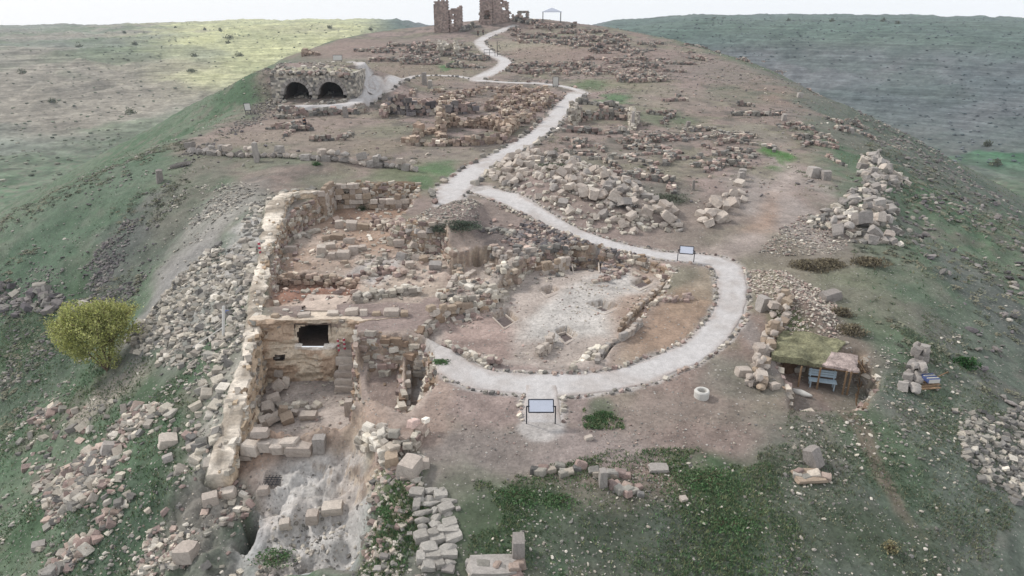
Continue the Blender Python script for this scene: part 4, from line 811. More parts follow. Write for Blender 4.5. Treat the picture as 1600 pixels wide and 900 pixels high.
# ------------------------------------------------------------------ low ruined walls of the hilltop: one thing each
def ruin(P, h, size, cs, label, group=None, thick=2, gap=.25, var=.2):
    P = np.array(P, float); Pw = hit(P[:, 0], P[:, 1], gz)[:, :2]; ruinw(Pw, h, size, cs, label, group, thick, gap, var)
def ruinw(Pw, h, size, cs, label, group=None, thick=2, gap=.25, var=.2):
    L, S, R = [], [], []
    for a, b in zip(Pw[:-1], Pw[1:]):
        D = np.linalg.norm(b-a)
        if D < .3: continue
        t = (b-a)/D; nn = np.array([-t[1], t[0]]); ang = math.atan2(t[1], t[0])
        for s in np.arange(0, D, size*.85):
            hh = h*np.clip(fbm(np.array([a[0]+t[0]*s]), np.array([a[1]+t[1]*s]), 3, 3, 3)[0]*2.2-.35, .15, 1.3)
            for c in range(max(1, int(round(hh/(size*.6))))):
                for r_ in range(thick):
                    if rs.random() < gap: continue
                    q = a+t*(s+rs.normal(0, .12))+nn*((r_-(thick-1)/2)*size*.7+rs.normal(0, .1)); sz = size*rs.uniform(.7, 1.25)/2
                    L.append((q[0], q[1], c*size*.6+sz*.5)); S.append((sz*1.15, sz*.85, sz*.75)); R.append((rs.normal(0, .15), rs.normal(0, .15), ang+rs.normal(0, .25)))
    if not L: return
    L = np.array(L); L[:, 2] += gz(L[:, 0], L[:, 1])
    o0 = L[0].copy(); V, T, C = merged(LOWB if np.hypot(*L[0, :2]) > 60 else MIDB, L-o0, np.array(S), np.array(R), tones(len(L), cs, var))
    o = raw_obj('ruined_wall', V, T, M_ROCK, C); o.location = o0; tag(o, label, 'ruined wall', group); return o
OC = [(196, 176, 158), (180, 158, 142), (206, 190, 172), (164, 146, 134)]
ruin([(690,222),(689,206),(690,196)], 2.2, .7, OC, 'tall ochre end wall of the sunken house left of the main walkway', thick=2, gap=.05)
ruin([(692,196),(730,197),(765,199),(792,202)], 1.6, .6, OC, 'back wall of the sunken house left of the main walkway', gap=.1)
ruin([(636,222),(655,212),(680,206)], 1.2, .8, OC, 'collapsed ochre rubble wall left of the sunken house')
ruin([(640,226),(690,228),(740,226),(790,222)], .9, .6, OC+PINKS, 'low front wall of the sunken house left of the main walkway')
ruin([(785,218),(800,206),(806,196)], 1.6, .6, OC, 'ochre side wall of the sunken house next to the main walkway', gap=.1)
ruin([(605,176),(640,180),(690,178),(740,176)], 2.4, .8, PINKS+DARKS, 'high broken wall with doorway gaps in front of the side path', gap=.12)
ruin([(600,184),(606,176),(612,166)], 1.6, .7, PINKS, 'left return of the high broken wall in front of the side path')
ruin([(436,181),(470,181),(510,179),(545,178),(572,176)], 1.5, .6, GREYS+PINKS, 'terrace wall below the two arches', gap=.08)
ruin([(895,172),(902,184),(893,196)], 1.6, .7, LIME, 'pale left wall of the sunken house right of the main walkway', gap=.1)
ruin([(900,184),(940,180),(985,184)], 1.3, .6, PINKS+GREYS, 'back wall of the sunken house right of the main walkway', gap=.1)
ruin([(985,184),(992,195),(985,205)], 1.5, .6, LIME, 'pale right wall of the sunken house right of the main walkway', gap=.1)
ruin([(885,205),(930,209),(985,208)], .8, .6, GREYS+PINKS, 'low front wall of the sunken house right of the main walkway')
ruin([(905,162),(940,165),(975,172)], .8, .7, GREYS, 'grey stone edge behind the sunken house right of the main walkway')
ruin([(690,78),(712,78),(714,88)], 2.2, .8, LIME, 'pale square ruined room near the top of the hill', gap=.08)
ruin([(688,88),(690,76)], 2.2, .8, LIME, 'short pale wall left of the square ruined room', gap=.08)
ruin([(476,88),(486,84),(496,86)], 2.0, .9, OC, 'ochre rubble stub left of the white board')
ruin([(722,50),(735,44),(752,42)], 2.0, .9, GREYS, 'grey wall between the two towers')
ruin([(752,34),(780,35),(800,33)], 2.2, .9, GREYS+PINKS, 'footing wall under the right tower')
ruin([(800,33),(830,38),(860,42),(900,46)], 1.6, .9, GREYS+PINKS, 'long wall on the crest right of the towers')
for P, h_, sz_, cs_, lb in (
 ([(432,440),(470,436),(520,440),(556,446)], .5, .35, OC, 'low brown wall line above the reddish trench'), ([(560,470),(600,462),(650,458)], .5, .4, LIME, 'pale ledge of stones right of the reddish trench'),
 ([(560,432),(600,425),(640,432)], .4, .35, PINKS, 'thin wall line in the middle of the upper terrace'), ([(585,352),(610,360),(640,368)], .5, .4, PINKS, 'low wall line left of the unexcavated hump'),
 ([(460,372),(480,366),(498,362)], .6, .45, LIME, 'low rubble line at the foot of the tall pale wall'), ([(600,400),(590,415),(575,430)], .5, .4, LIME, 'short pale wall stub in the upper terrace'),
 ([(700,400),(715,420),(722,440)], .7, .4, LIME+OC, 'left wall of the ruined rooms in the middle of the dig'), ([(722,445),(760,458),(792,466)], .6, .4, LIME, 'front wall of the ruined rooms in the middle of the dig'),
 ([(760,400),(768,425),(790,440)], .6, .4, LIME+OC, 'partition of the ruined rooms in the middle of the dig'), ([(800,440),(815,425),(840,412)], .8, .4, LIME+OC, 'right wall of the ruined rooms in the middle of the dig'),
 ([(690,470),(720,474),(745,486)], .5, .35, LIME, 'curving row of stones left of the grave pits'), ([(770,395),(810,388),(860,392),(885,405)], .8, .45, GREYS+PINKS, 'dark stone line under the bank at the top of the dig'),
 ([(740,352),(780,360),(820,372)], .6, .4, GREYS+DARKS, 'dark rubble line between the hump and the walkway'), ([(930,440),(955,436),(975,430)], .3, .3, PINKS, 'faint wall line beyond the white floor'),
 ([(700,545),(735,560),(775,570)], .3, .3, PINKS+LIME, 'faint row of stones inside the near edge of the dig'), ([(900,572),(925,560),(945,545)], .5, .35, LIME, 'short wall line at the near right of the dig'),
 ([(1000,480),(1040,470),(1080,468)], .3, .3, PINKS, 'faint stone line across the bare ground inside the curve'), ([(560,700),(590,694),(615,700)], .5, .4, LIME, 'low stones at the near right of the lower pit'),
 ([(440,640),(470,632),(500,636)], .3, .35, LIME, 'low line of stones across the lower pit floor'), ([(600,720),(640,700),(660,670)], .5, .4, PINKS+LIME, 'crumbling edge of stones right of the lower pit'),
 ([(1238,745),(1262,747),(1300,750)], .4, .4, PINKS+GREYS, 'low ledge of stones below the weathered grey rock'), ([(740,892),(780,898),(820,896)], .6, .4, PINKS+GREYS, 'wall remains at the very bottom of the photo'),
 ([(960,760),(985,775),(1010,768)], .4, .35, PINKS+GREYS, 'stones falling from the edge of the bare ground'), ([(830,738),(880,736),(930,738),(980,742)], .3, .35, PINKS+GREYS, 'broken line of stones along the edge of the bare ground')):
    ruin(P, h_, sz_, cs_, lb, thick=2, gap=.25)
RL = {'L': ('low broken wall among the ruins between the two walkways', 'ruins between the walkways', PINKS+OC),
      'T': ('low dark ruined wall on the top of the hill right of the walkway', 'ruins on the hilltop', PINKS+PINKS+GREYS),
      'R': ('low grey ruined wall on the open right half of the hill', 'ruins on the right half', GREYS+PINKS+PINKS+GREYS),
      'U': ('low ruined wall left of the upper walkway', 'ruins left of the upper walkway', PINKS+GREYS)}
def field(key, P, n, lmin, lmax, h, size):
    Wp = W(P); lo, hi = Wp.min(0), Wp.max(0); k = 0; lb, gr, cs = RL[key]
    while k < n:
        q = rs.uniform(lo, hi)
        if float(sdist(q[:1], q[1:], Wp)[0]) > 0: continue
        a = rs.normal(0, .25) if rs.random() < .68 else math.pi/2+rs.normal(0, .3); L = rs.uniform(lmin, lmax); d = np.array([math.cos(a), math.sin(a)])
        p0, p1 = q-d*L/2, q+d*L/2; pts = [p0, p1]
        if rs.random() < .45: pts.append(p1+np.array([-d[1], d[0]])*rs.uniform(1.5, 4)*(1 if rs.random() < .5 else -1))
        pts = np.array(pts); tq = np.array([u*pts[i]+(1-u)*pts[i+1] for i in range(len(pts)-1) for u in np.linspace(0, 1, 7)])
        if pathmask(tq[:, 0], tq[:, 1]).min() < .5: continue
        ruinw(pts, h*rs.uniform(.7, 1.3), size*rs.uniform(.85, 1.2), cs, lb, gr, gap=.3); k += 1
field('L', [(760,182),(780,150),(870,150),(862,172),(820,205),(800,190)], 36, 2, 5, 1.1, .48)
field('L', [(600,165),(640,135),(740,138),(850,142),(760,175),(620,172)], 22, 3, 7, .7, .5)
field('T', [(810,42),(940,50),(1010,80),(1000,95),(860,70),(800,62)], 44, 4, 12, .9, .55)
field('T', [(870,92),(1000,95),(1060,115),(1010,130),(900,118),(800,118),(790,108)], 50, 3, 9, .8, .5)
field('R', [(960,90),(1180,92),(1270,135),(1340,190),(1200,205),(1030,190),(960,140)], 120, 2, 8, .7, .5)
field('R', [(890,215),(1040,200),(1180,210),(1180,250),(1090,300),(1000,285),(900,245)], 44, 2, 5, .5, .42)
field('R', [(1220,190),(1380,210),(1340,260),(1260,250)], 12, 2, 5, .5, .42)
field('U', [(560,80),(690,58),(745,72),(765,100),(700,112),(600,95)], 34, 3, 9, .9, .55)
field('U', [(300,205),(430,180),(600,195),(640,240),(400,238)], 5, 2, 5, .5, .5)
# ------------------------------------------------------------------ towers and vaults of coursed stone
def cellwall(name, a, b, z0, top, cell, thick, open_, cs, parent, frac=1.0, lean=0):
    a = np.array(a, float); b = np.array(b, float); D = np.linalg.norm(b-a); t = (b-a)/D; n = np.array([-t[1], t[0]]); nu = int(D/cell); L, S, R = [], [], []
    for c in range(200):
        z = c*cell*.8; any_ = False; sh = (c % 2)*.5
        for u in range(nu+1):
            s = (u+sh)*cell
            if s > D or z > top(s/D): continue
            any_ = True
            if open_(s, z): continue
            q = a+t*s+n*rs.normal(0, .03)*cell
            L.append((q[0], q[1], z0+z+cell*.4)); S.append((cell*.54, thick/2*rs.uniform(.94, 1.06), cell*.43)); R.append((rs.normal(0, .02), rs.normal(0, .02), math.atan2(t[1], t[0])+rs.normal(0, .02)))
        if not any_: break
    L = np.array(L); base = np.array(parent.location) if parent else L[0]
    V, T, C = merged([(BV*[1.07, 1.07, 1.07], BT)], L-base, np.array(S), np.array(R), tones(len(L), cs, .13 if cell < .45 else .055))
    return raw_obj(name, V, T, M_ROCK, C, parent)
TW = [(178, 158, 150), (164, 146, 138), (188, 170, 160), (152, 138, 132)]
e = put(bpy.data.objects.new('ruined_tower', None), None, (-23.3, 228, float(gz(-21, 228)[0])-.5)); tag(e, 'left ruined stone tower on the skyline, ragged top and a gap showing sky', 'tower')
z0 = e.location[2]
cellwall('wall', (-23.6, 226), (-19.4, 226), z0, lambda f: 8.4+1.6*fbm(np.array([f*5]), np.array([.5]), 1, 3, 1)[0]+(1.2 if f > .78 else 0), .5, 1.2, lambda s, z: False, TW, e)
cellwall('wall', (-19.4, 226.3), (-15.6, 229), z0, lambda f: 6.2+2.6*fbm(np.array([f*6]), np.array([3.5]), 1, 3, 1)[0]-1.0*abs(f-.6), .5, 1.0, lambda s, z: (.7 < s < 1.9 and 1.9 < z < 3.9) or (1.2 < s < 1.9 and 4.6 < z < 5.6), TW, e)
cellwall('wall', (-23.6, 226.6), (-23.6, 232), z0, lambda f: 8.4-3*f, .5, 1.0, lambda s, z: False, TW, e)
e = put(bpy.data.objects.new('ruined_tower', None), None, (-9.5, 238, float(gz(-8, 238)[0])-1.0)); tag(e, 'right ruined stone tower on the skyline, the bulkier one with an arched hollow', 'tower'); z0 = e.location[2]
cellwall('wall', (-10.2, 236), (-6.2, 236), z0, lambda f: 8.6+1.8*fbm(np.array([f*5]), np.array([1.5]), 1, 3, 1)[0]+(1.5 if .2 < f < .7 else 0), .5, 1.2, lambda s, z: (1.2 < s < 3.4 and 1.6 < z < 4.6 and (z < 3.6 or abs(s-2.3) < .8)), TW, e)
cellwall('wall', (-6.2, 236.3), (-1.2, 238.5), z0, lambda f: 9.4-1.6*f-1.6*fbm(np.array([f*6]), np.array([2.5]), 1, 3, 1)[0], .5, 1.2, lambda s, z: (2.6 < s < 3.4 and 6.3 < z < 7.3) or (3.2 < s < 4.6 and 4.4 < z < 5.4), TW, e)
cellwall('wall', (-10.0, 240), (-4.8, 240), z0, lambda f: 7.0, .5, 1.0, lambda s, z: False, TW, e)
cellwall('wall', (-1.2, 238.8), (1.2, 239), z0, lambda f: 4.4-1.8*f, .5, 1.0, lambda s, z: (.3 < s < 1.2 and 1.2 < z < 3.4), TW, e)
e = put(bpy.data.objects.new('ruined_gate', None), None, (2.2, 238, float(gz(3, 238)[0])-.3)); tag(e, 'small ruined gateway with a square opening right of the towers', 'gateway'); z0 = e.location[2]
cellwall('wall', (1.8, 238), (5.6, 238), z0, lambda f: 3.4, .45, .9, lambda s, z: (1.2 < s < 2.7 and .6 < z < 2.6), TW+GREYS, e)
# canopy on the crest
e = put(bpy.data.objects.new('canopy', None), None, (13, 240, float(gz(13, 240)[0]))); tag(e, 'small pale canopy on thin posts on the crest right of the towers', 'canopy')
V = np.array([(-3.2, -1.6, 3.2), (3.2, -1.6, 3.2), (3.2, 1.6, 3.2), (-3.2, 1.6, 3.2), (0, 0, 4.4), (-3.2, -1.6, 3.05), (3.2, -1.6, 3.05), (3.2, 1.6, 3.05), (-3.2, 1.6, 3.05)])
raw_obj('canopy_roof', V, [(0, 1, 4), (1, 2, 4), (2, 3, 4), (3, 0, 4), (5, 6, 1), (5, 1, 0), (6, 7, 2), (6, 2, 1), (7, 8, 3), (7, 3, 2), (8, 5, 0), (8, 0, 3), (5, 7, 6), (5, 8, 7)], M_PANEL, None, e)
def box(name, c, s, m, parent=None, rot=(0, 0, 0), bev=0):
    k = np.array([(-1, -1, -1), (1, -1, -1), (1, 1, -1), (-1, 1, -1), (-1, -1, 1), (1, -1, 1), (1, 1, 1), (-1, 1, 1)], float)*np.array(s)/2
    o = raw_obj(name, k, [(0, 3, 2, 1), (4, 5, 6, 7), (0, 1, 5, 4), (1, 2, 6, 5), (2, 3, 7, 6), (3, 0, 4, 7)], m, None, parent); o.location = c; o.rotation_euler = rot
    if bev:
        b = o.modifiers.new('bevel', 'BEVEL'); b.width = bev; b.segments = 2
    return o
for x in (-2.9, 2.9):
    for y in (-1.4, 1.4): box('post', (x, y, 1.5), (.14, .14, 3.1), M_POST, e)
# the two vaults
gzv = float(gz(-31, 110.5)[0])
FY = 111.6; e = put(bpy.data.objects.new('vaulted_chambers', None), None, (-31, FY, gzv)); tag(e, 'pair of round-arched stone vaults built into the bank on the upper left', 'vault')
AR = [(-33.9, 2.0, 2.9), (-28.5, 2.0, 2.9)]
def inarch(x, z, gr=0):
    for cx, w, h in AR:
        w2 = w+gr
        if abs(x-cx) < w2 and z < h-w and gr >= 0: return True
        if math.hypot(x-cx, z-(h-w)) < w2 and z >= h-w: return True
    return False
cellwall('facade', (-37.6, FY), (-25.0, FY), gzv-.4, lambda f: 4.3-.5*f+.3*math.sin(f*20), .42, .8, lambda s, z: inarch(-37.6+s, z+.15, .28), GREYS+LIME, e)
L, S, R = [], [], []
for cx, w, h in AR:
    for k in range(13):
        a = math.pi*(k+.5)/13; L.append((cx+31+math.cos(a)*(w+.24), -.1, h-w-.15+math.sin(a)*(w+.24))); S.append((.26, .5, .24)); R.append((0, -a+math.pi/2, 0))
        o = bpy.data.objects.new('voussoir', blockmesh(M_GREYB, k, MIDB)); put(o, e, L[-1], (0, -a, 0)); o.scale = (.30, .55, .27)
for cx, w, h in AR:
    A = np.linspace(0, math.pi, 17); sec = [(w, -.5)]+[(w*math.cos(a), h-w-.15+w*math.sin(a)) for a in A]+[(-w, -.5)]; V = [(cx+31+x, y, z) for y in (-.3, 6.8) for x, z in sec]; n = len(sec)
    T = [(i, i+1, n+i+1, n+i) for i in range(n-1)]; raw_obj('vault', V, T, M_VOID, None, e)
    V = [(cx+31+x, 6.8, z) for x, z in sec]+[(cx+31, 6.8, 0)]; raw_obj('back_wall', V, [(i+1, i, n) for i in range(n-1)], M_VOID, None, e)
nx, ny = 40, 26; xs = np.linspace(-6.8, 6.2, nx); ys = np.linspace(-.5, 10, ny); X_, Y_ = np.meshgrid(xs, ys); Z_ = 3.75+.5*fbm(X_, Y_, 3, 4, 2)-.35*ss(2, 6, X_)+ .25*ss(0, 8, Y_)-(np.abs(X_) > 6.6)*0
ii = np.arange(nx*ny).reshape(ny, nx); q = np.stack([ii[:-1, :-1], ii[:-1, 1:], ii[1:, 1:], ii[1:, :-1]], -1).reshape(-1, 4)
c_ = lin((150, 146, 128))*(.7+.6*fbm(X_, Y_, 1.2, 4, 5).ravel()[:, None]); raw_obj('earth_cover', np.stack([X_.ravel(), Y_.ravel(), Z_.ravel()], 1), q, M_ROCK, c_, e)
L = []
for _ in range(260):
    x_, y_ = rs.uniform(-6.8, 6.2), rs.uniform(-.6, 9) if rs.random() < .5 else rs.uniform(-.6, 1.2); L.append((x_, y_, 3.85+.25*(y_ > 3)-.35*float(ss(2, 6, np.array(x_)))+rs.uniform(-.05, .3)))
s_ = rs.uniform(.12, .42, 260); V, T, C = merged(MIDB, np.array(L), np.stack([s_*1.1, s_*.8, s_*.6], 1), np.stack([rs.normal(0, .3, 260), rs.normal(0, .3, 260), rs.uniform(0, 6, 260)], 1), tones(260, GREYS+LIME+PINKS)); tag(raw_obj('rubble', V, T, M_ROCK, C, e), kind='stuff')
for sx in (-6.75, 6.15):
    cellwall('side_wall', (-31+sx, FY), (-31+sx, FY+8), gzv-.4, lambda f: 4.1, .5, .5, lambda s, z: False, GREYS+LIME, e)
# ------------------------------------------------------------------ the long pale wall along the left of the dig
WP = np.array([(338,742,-2.2,.42),(343,722,-1.9,.46),(352,690,-1.5,.46),(365,640,-.85,.44),(383,560,-.15,.42),(397,490,.75,.42),(408,420,1.4,.48),(422,355,2.0,.62),(436,312,2.7,.8),(455,300,2.8,.8),(495,296,2.8,.7)])
x, y = onz(WP[:, 0], WP[:, 1], WP[:, 2]); Q4 = np.column_stack([x, y, WP[:, 2], WP[:, 3]]); Q5 = smooth(Q4, .13)
t = np.gradient(Q5[:, :2], axis=0); t /= np.linalg.norm(t, axis=1)[:, None]; nr = np.stack([t[:, 1], -t[:, 0]], 1)     # towards the dig
sec = [(-2.2, -2.6), (-1.7, -.9), (-1.3, -.45), (-1.05, -.2), (-.75, -.03), (-.1, .02), (.35, .0), (.88, .0), (.99, -.05)]+[(1.0+.006*k+(.04 if k % 3 == 2 else 0), -.05-.16*(k+1)) for k in range(27)]
n = len(Q5); K = len(sec); u = np.array([s[0] for s in sec]); v = np.array([s[1] for s in sec]); sl_ = np.arange(n)*.13
wv = (fbm(sl_, sl_*0, 3.5, 4, 7)-.5)*.45+(fbm(sl_, sl_*0, .9, 3, 3)-.5)*.30
ledge = (fbm(sl_[:, None]+u*0, v[None, :]*2.2+sl_[:, None]*0, .9, 4, 3, .6)-.5)*.55
tz = np.floor(fbm(sl_, sl_*0, 3.0, 4, 1)*7)/7*.7-.35+(fbm(sl_, sl_*0, .7, 3, 5)-.5)*.15
Xw = Q5[:, 0][:, None]+nr[:, 0][:, None]*(u[None]*(Q5[:, 3][:, None]*(1+.0*u))+ledge+wv[:, None]*np.where(u > .5, .55, -1.0+.2*u)); Yw = Q5[:, 1][:, None]+nr[:, 1][:, None]*(u[None]*(Q5[:, 3][:, None]*(1+.0*u))+ledge+wv[:, None]*np.where(u > .5, .55, -1.0+.2*u))
Zw = Q5[:, 2][:, None]+v[None]+np.where(v > -.5, 1, .3)[None]*tz[:, None]+(fbm(Xw, Yw, .6, 3, 6)-.5)*.15+(fbm(Xw*2, Yw*2+v[None]*3, .5, 3, 2)-.5)*.16
Xw = Xw+(fbm(Yw*1.0, Zw*2.6, .45, 4, 6, .6)-.5)*.26; Yw = Yw+(fbm(Xw*1.0, Zw*2.2, .4, 3, 1)-.5)*.12
tn = fbm(Xw*1.0, Zw*1.6, .8, 4, 2)[..., None]; colw = lin((216, 200, 178))*(1-tn)+lin((164, 142, 120))*tn
colw = np.where((v < -.2)[None, :, None]*(fbm(Xw, Zw*3, 1.3, 4, 4)[..., None] > .5), lin((190, 170, 148)), colw); gt = fbm(Xw, Yw, 1.6, 5, 1, .6)[..., None]; topc = lin((220, 209, 195))*(1-ss(.4, .62, gt))+lin((158, 147, 134))*ss(.4, .62, gt); colw = np.where((v > -.2)[None, :, None], topc*(.8+.35*tn), colw); colw = np.where((u < -.9)[None, :, None], lin((140, 138, 126))*(.6+.7*gt), colw)
ii = np.arange(n*K).reshape(n, K); q = np.stack([ii[:-1, :-1], ii[:-1, 1:], ii[1:, 1:], ii[1:, :-1]], -1).reshape(-1, 4)
end0 = [(0, k+1, k) for k in range(1, K-1)]
o = raw_obj('rock_cut_wall', np.stack([Xw.ravel(), Yw.ravel(), Zw.ravel()], 1), q[:, ::-1], M_CUT, colw.reshape(-1, 3))
import bmesh
bm = bmesh.new(); bm.from_mesh(o.data); bm.verts.ensure_lookup_table(); bm.faces.new([bm.verts[k] for k in range(K)]); bm.faces.new([bm.verts[(n-1)*K+k] for k in range(K)][::-1]); bm.normal_update(); bm.to_mesh(o.data); bm.free()
tag(o, 'long pale cut-stone wall running from the foreground up the left side of the dig', 'wall')
m_ = 620; i_ = rs.integers(0, n, m_); j_ = np.where(rs.random(m_) < .16, rs.integers(5, 9, m_), rs.integers(9, K-4, m_)); s_ = .07+.20*rs.random(m_)**1.6
dirw = np.arctan2(t[i_, 1], t[i_, 0]); V, T, C = merged(LOWB, np.stack([Xw[i_, j_], Yw[i_, j_], Zw[i_, j_]], 1), np.stack([s_*1.15, s_*.6, s_*.55], 1), np.stack([rs.normal(0, .15, m_), rs.normal(0, .15, m_), dirw+rs.normal(0, .2, m_)], 1), tones(m_, LIME+[(196, 176, 152), (170, 148, 126)])); tag(raw_obj('bedded_stones', V, T, M_ROCK, C, o), kind='stuff')
m_ = 520; i_ = rs.integers(0, n, m_); o_ = -rs.uniform(.5, 2.4, m_); x_ = Q5[i_, 0]+nr[i_, 0]*o_; y_ = Q5[i_, 1]+nr[i_, 1]*o_; s_ = .07+.26*rs.random(m_)**2
z_ = np.maximum(gz(x_, y_), Q5[i_, 2]-.05-(np.abs(o_)-.4)*.75); V, T, C = merged(MED, np.stack([x_, y_, z_], 1), np.stack([s_*1.1, s_, s_*.7], 1), np.stack([rs.normal(0, .3, m_), rs.normal(0, .3, m_), rs.uniform(0, 6, m_)], 1), tones(m_, LIME+GREYS)); tag(raw_obj('loose_stones', V, T, M_ROCK, C), 'crumbled pale stones along the outer edge of the long wall', 'rubble', kind='stuff')
# ------------------------------------------------------------------ the rock scarp with the dark chamber
e = put(bpy.data.objects.new('rock_scarp', None), None, (-12, 36.6, -3.1)); tag(e, 'ochre rock scarp across the dig with a black chamber mouth and a small hole', 'rock face')
x0, x1, z0, z1, cs_ = -15.7, -5.2, -3.3, .78, .1
nx = int((x1-x0)/cs_)+1; nz = int((z1-z0)/cs_)+1; xs = np.linspace(x0, x1, nx); zs = np.linspace(z0, z1, nz); Xs, Zs = np.meshgrid(xs, zs)
bench = np.where(Zs < -.75, -.32, 0)*ss(-10.4, -10.7, Xs); bench = bench*(1+0*Xs)
step_ = np.floor((Zs+fbm(Xs, Zs, 2, 2, 1)*.6)/.5)*.5
Ys = 36.72+(fbm(Xs, Zs*2.4, 1.1, 5, 3, .6)-.5)*.75+bench+.10*step_+.35*ss(-9, -6, Xs)
keepf = []
ii = np.arange(nx*nz).reshape(nz, nx)
for i in range(nz-1):
    for j in range(nx-1):
        cx, cz = xs[j]+.05, zs[i]+.05; w_ = (fbm(np.array([cx]), np.array([cz]), .5, 2, 1)[0]-.5)*.3
        top_ = CAVE['zt']-.02+w_*.5-.35*max(0, (-12.2-cx))
        if -12.86+max(0, cz+.1)*.35+w_*.5 < cx < -10.98+w_*.4 and -.80-.10*(-12.6 < cx < -11.3) < cz < top_: continue
        if ((cx+13.95)/.36)**2+((cz+1.45)/.24)**2 < 1+w_: continue
        keepf.append((ii[i, j], ii[i, j+1], ii[i+1, j+1], ii[i+1, j]))
tn = fbm(Xs*.7, Zs*2.5, .8, 5, 2, .6)[..., None]; cc = lin((196, 174, 152))*(1-tn)+lin((156, 134, 116))*tn; cc = np.where((fbm(Xs, Zs*2, 1.6, 4, 6) > .52)[..., None], lin((206, 190, 170))*(.75+.3*tn), cc)
rim = ((Zs > -.98) & (Zs < -.70) & (Xs < -10.4) & (Xs > -13.1))[..., None]; cc = np.where(rim, lin((216, 208, 198)), cc)
raw_obj('rock_face', np.stack([Xs.ravel()+12, Ys.ravel()-36.6, Zs.ravel()+3.1], 1), keepf, M_CUT, cc.reshape(-1, 3), e)
# top shelf joining the face to the terrace
ys = np.linspace(0, 1, 12); Xt, U = np.meshgrid(xs, ys); Yt = Ys[-1][None]*(1-U)+(38.5)*U; Zt = Zs[-1][None]+(fbm(Xt, Yt, .9, 4, 4)-.5)*.22*np.sin(U*math.pi)-.18*U
ct = lin((196, 182, 166))*(.7+.5*fbm(Xt, Yt, .8, 4, 2)[..., None]); ii = np.arange(Xt.size).reshape(Xt.shape); q = np.stack([ii[:-1, :-1], ii[:-1, 1:], ii[1:, 1:], ii[1:, :-1]], -1).reshape(-1, 4)
raw_obj('shelf', np.stack([Xt.ravel()+12, Yt.ravel()-36.6, Zt.ravel()+3.1], 1), q, M_CUT, ct.reshape(-1, 3), e)
Xt, Yt = np.meshgrid(np.linspace(-13.3, -10.5, 15), np.linspace(38.4, 41.0, 12)); Zt = .66+(fbm(Xt, Yt, .9, 4, 4)-.5)*.15; ct = lin((186, 170, 158))*(.7+.5*fbm(Xt, Yt, .8, 4, 2)[..., None]); ii = np.arange(Xt.size).reshape(Xt.shape); q = np.stack([ii[:-1, :-1], ii[:-1, 1:], ii[1:, 1:], ii[1:, :-1]], -1).reshape(-1, 4)
raw_obj('chamber_roof', np.stack([Xt.ravel()+12, Yt.ravel()-36.6, Zt.ravel()+3.1], 1), q, M_CUT, ct.reshape(-1, 3), e)
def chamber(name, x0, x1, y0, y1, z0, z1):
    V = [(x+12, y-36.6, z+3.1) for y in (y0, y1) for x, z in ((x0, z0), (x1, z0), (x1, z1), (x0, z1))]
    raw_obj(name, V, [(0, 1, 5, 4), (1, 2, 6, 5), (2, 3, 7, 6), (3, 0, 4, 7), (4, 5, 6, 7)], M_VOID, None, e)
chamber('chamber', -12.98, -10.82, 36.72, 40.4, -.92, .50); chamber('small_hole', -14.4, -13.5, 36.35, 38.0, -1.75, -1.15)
M_STEP = grain('worn_limestone', 'obj', alb((214, 208, 200)), alb((186, 180, 172)), 2.4, .45, .7)
ROUGHB = [(rough_block(CV, .2), CT) for _ in range(8)]
# rock-cut stairs
def stairs(name, label, p0, dirv, widths, n, rise, run, m, cat='steps', jit=.03, protos=BLK, wild=False):
    e2 = put(bpy.data.objects.new(name, None), None, tuple(p0)); tag(e2, label, cat); d = np.array(dirv, float); d /= np.linalg.norm(d); nn = np.array([-d[1], d[0]])
    for k in range(n if wild else 0):
        u = -widths/2+rs.uniform(-.12, .12)
        while u < widths/2-.1:
            w = rs.uniform(.28, .85); q = d*(run*k+rs.normal(0, run*.12))+nn*(u+w/2); o = bpy.data.objects.new('step', blockmesh(m, int(rs.integers(8)), protos)); u += w*.93
            put(o, e2, (q[0], q[1], -rise*k-rise*rs.uniform(.45, .75)), (rs.normal(0, .10), rs.normal(0, .10), math.atan2(d[1], d[0])+math.pi/2+rs.normal(0, .16))); o.scale = (w/2, run*rs.uniform(.5, .72), max(rise, .2)*rs.uniform(.6, .9))
    for k in range(0 if wild else n):
        w = widths*(rs.uniform(.6, 1.1) if wild else rs.uniform(.85, 1.1)); o = bpy.data.objects.new('step', blockmesh(m, k, protos)); q = d*run*k+nn*rs.normal(0, jit)
        put(o, e2, (q[0], q[1], -rise*k-rise*.4), (rs.normal(0, .04), rs.normal(0, .04), math.atan2(d[1], d[0])+math.pi/2+rs.normal(0, .16 if wild else .08))); o.scale = (w/2*(1.15 if wild else 1), run*(rs.uniform(.65, 1.1) if wild else .62), rise*(1.3 if wild else .75))
    return e2
stairs('stone_stairs', 'worn stairs cut between the chamber block and the basin', (-9.75, 36.75, -.85), (-.06, -1), 1.35, 7, .32, .30, M_BLOCK, jit=.05)
p = see(668, 770)[0]; p2_ = see(684, 890)[0]; dd = p2_[:2]-p[:2]; LL = np.linalg.norm(dd)
stairs('rock_steps', 'pale weathered rock steps climbing the front slope', (p[0], p[1], p[2]+.12), dd, 1.3, 11, (p[2]-p2_[2])/10.5, LL/10.5, M_STEP, jit=.10, protos=BOUL, wild=True)
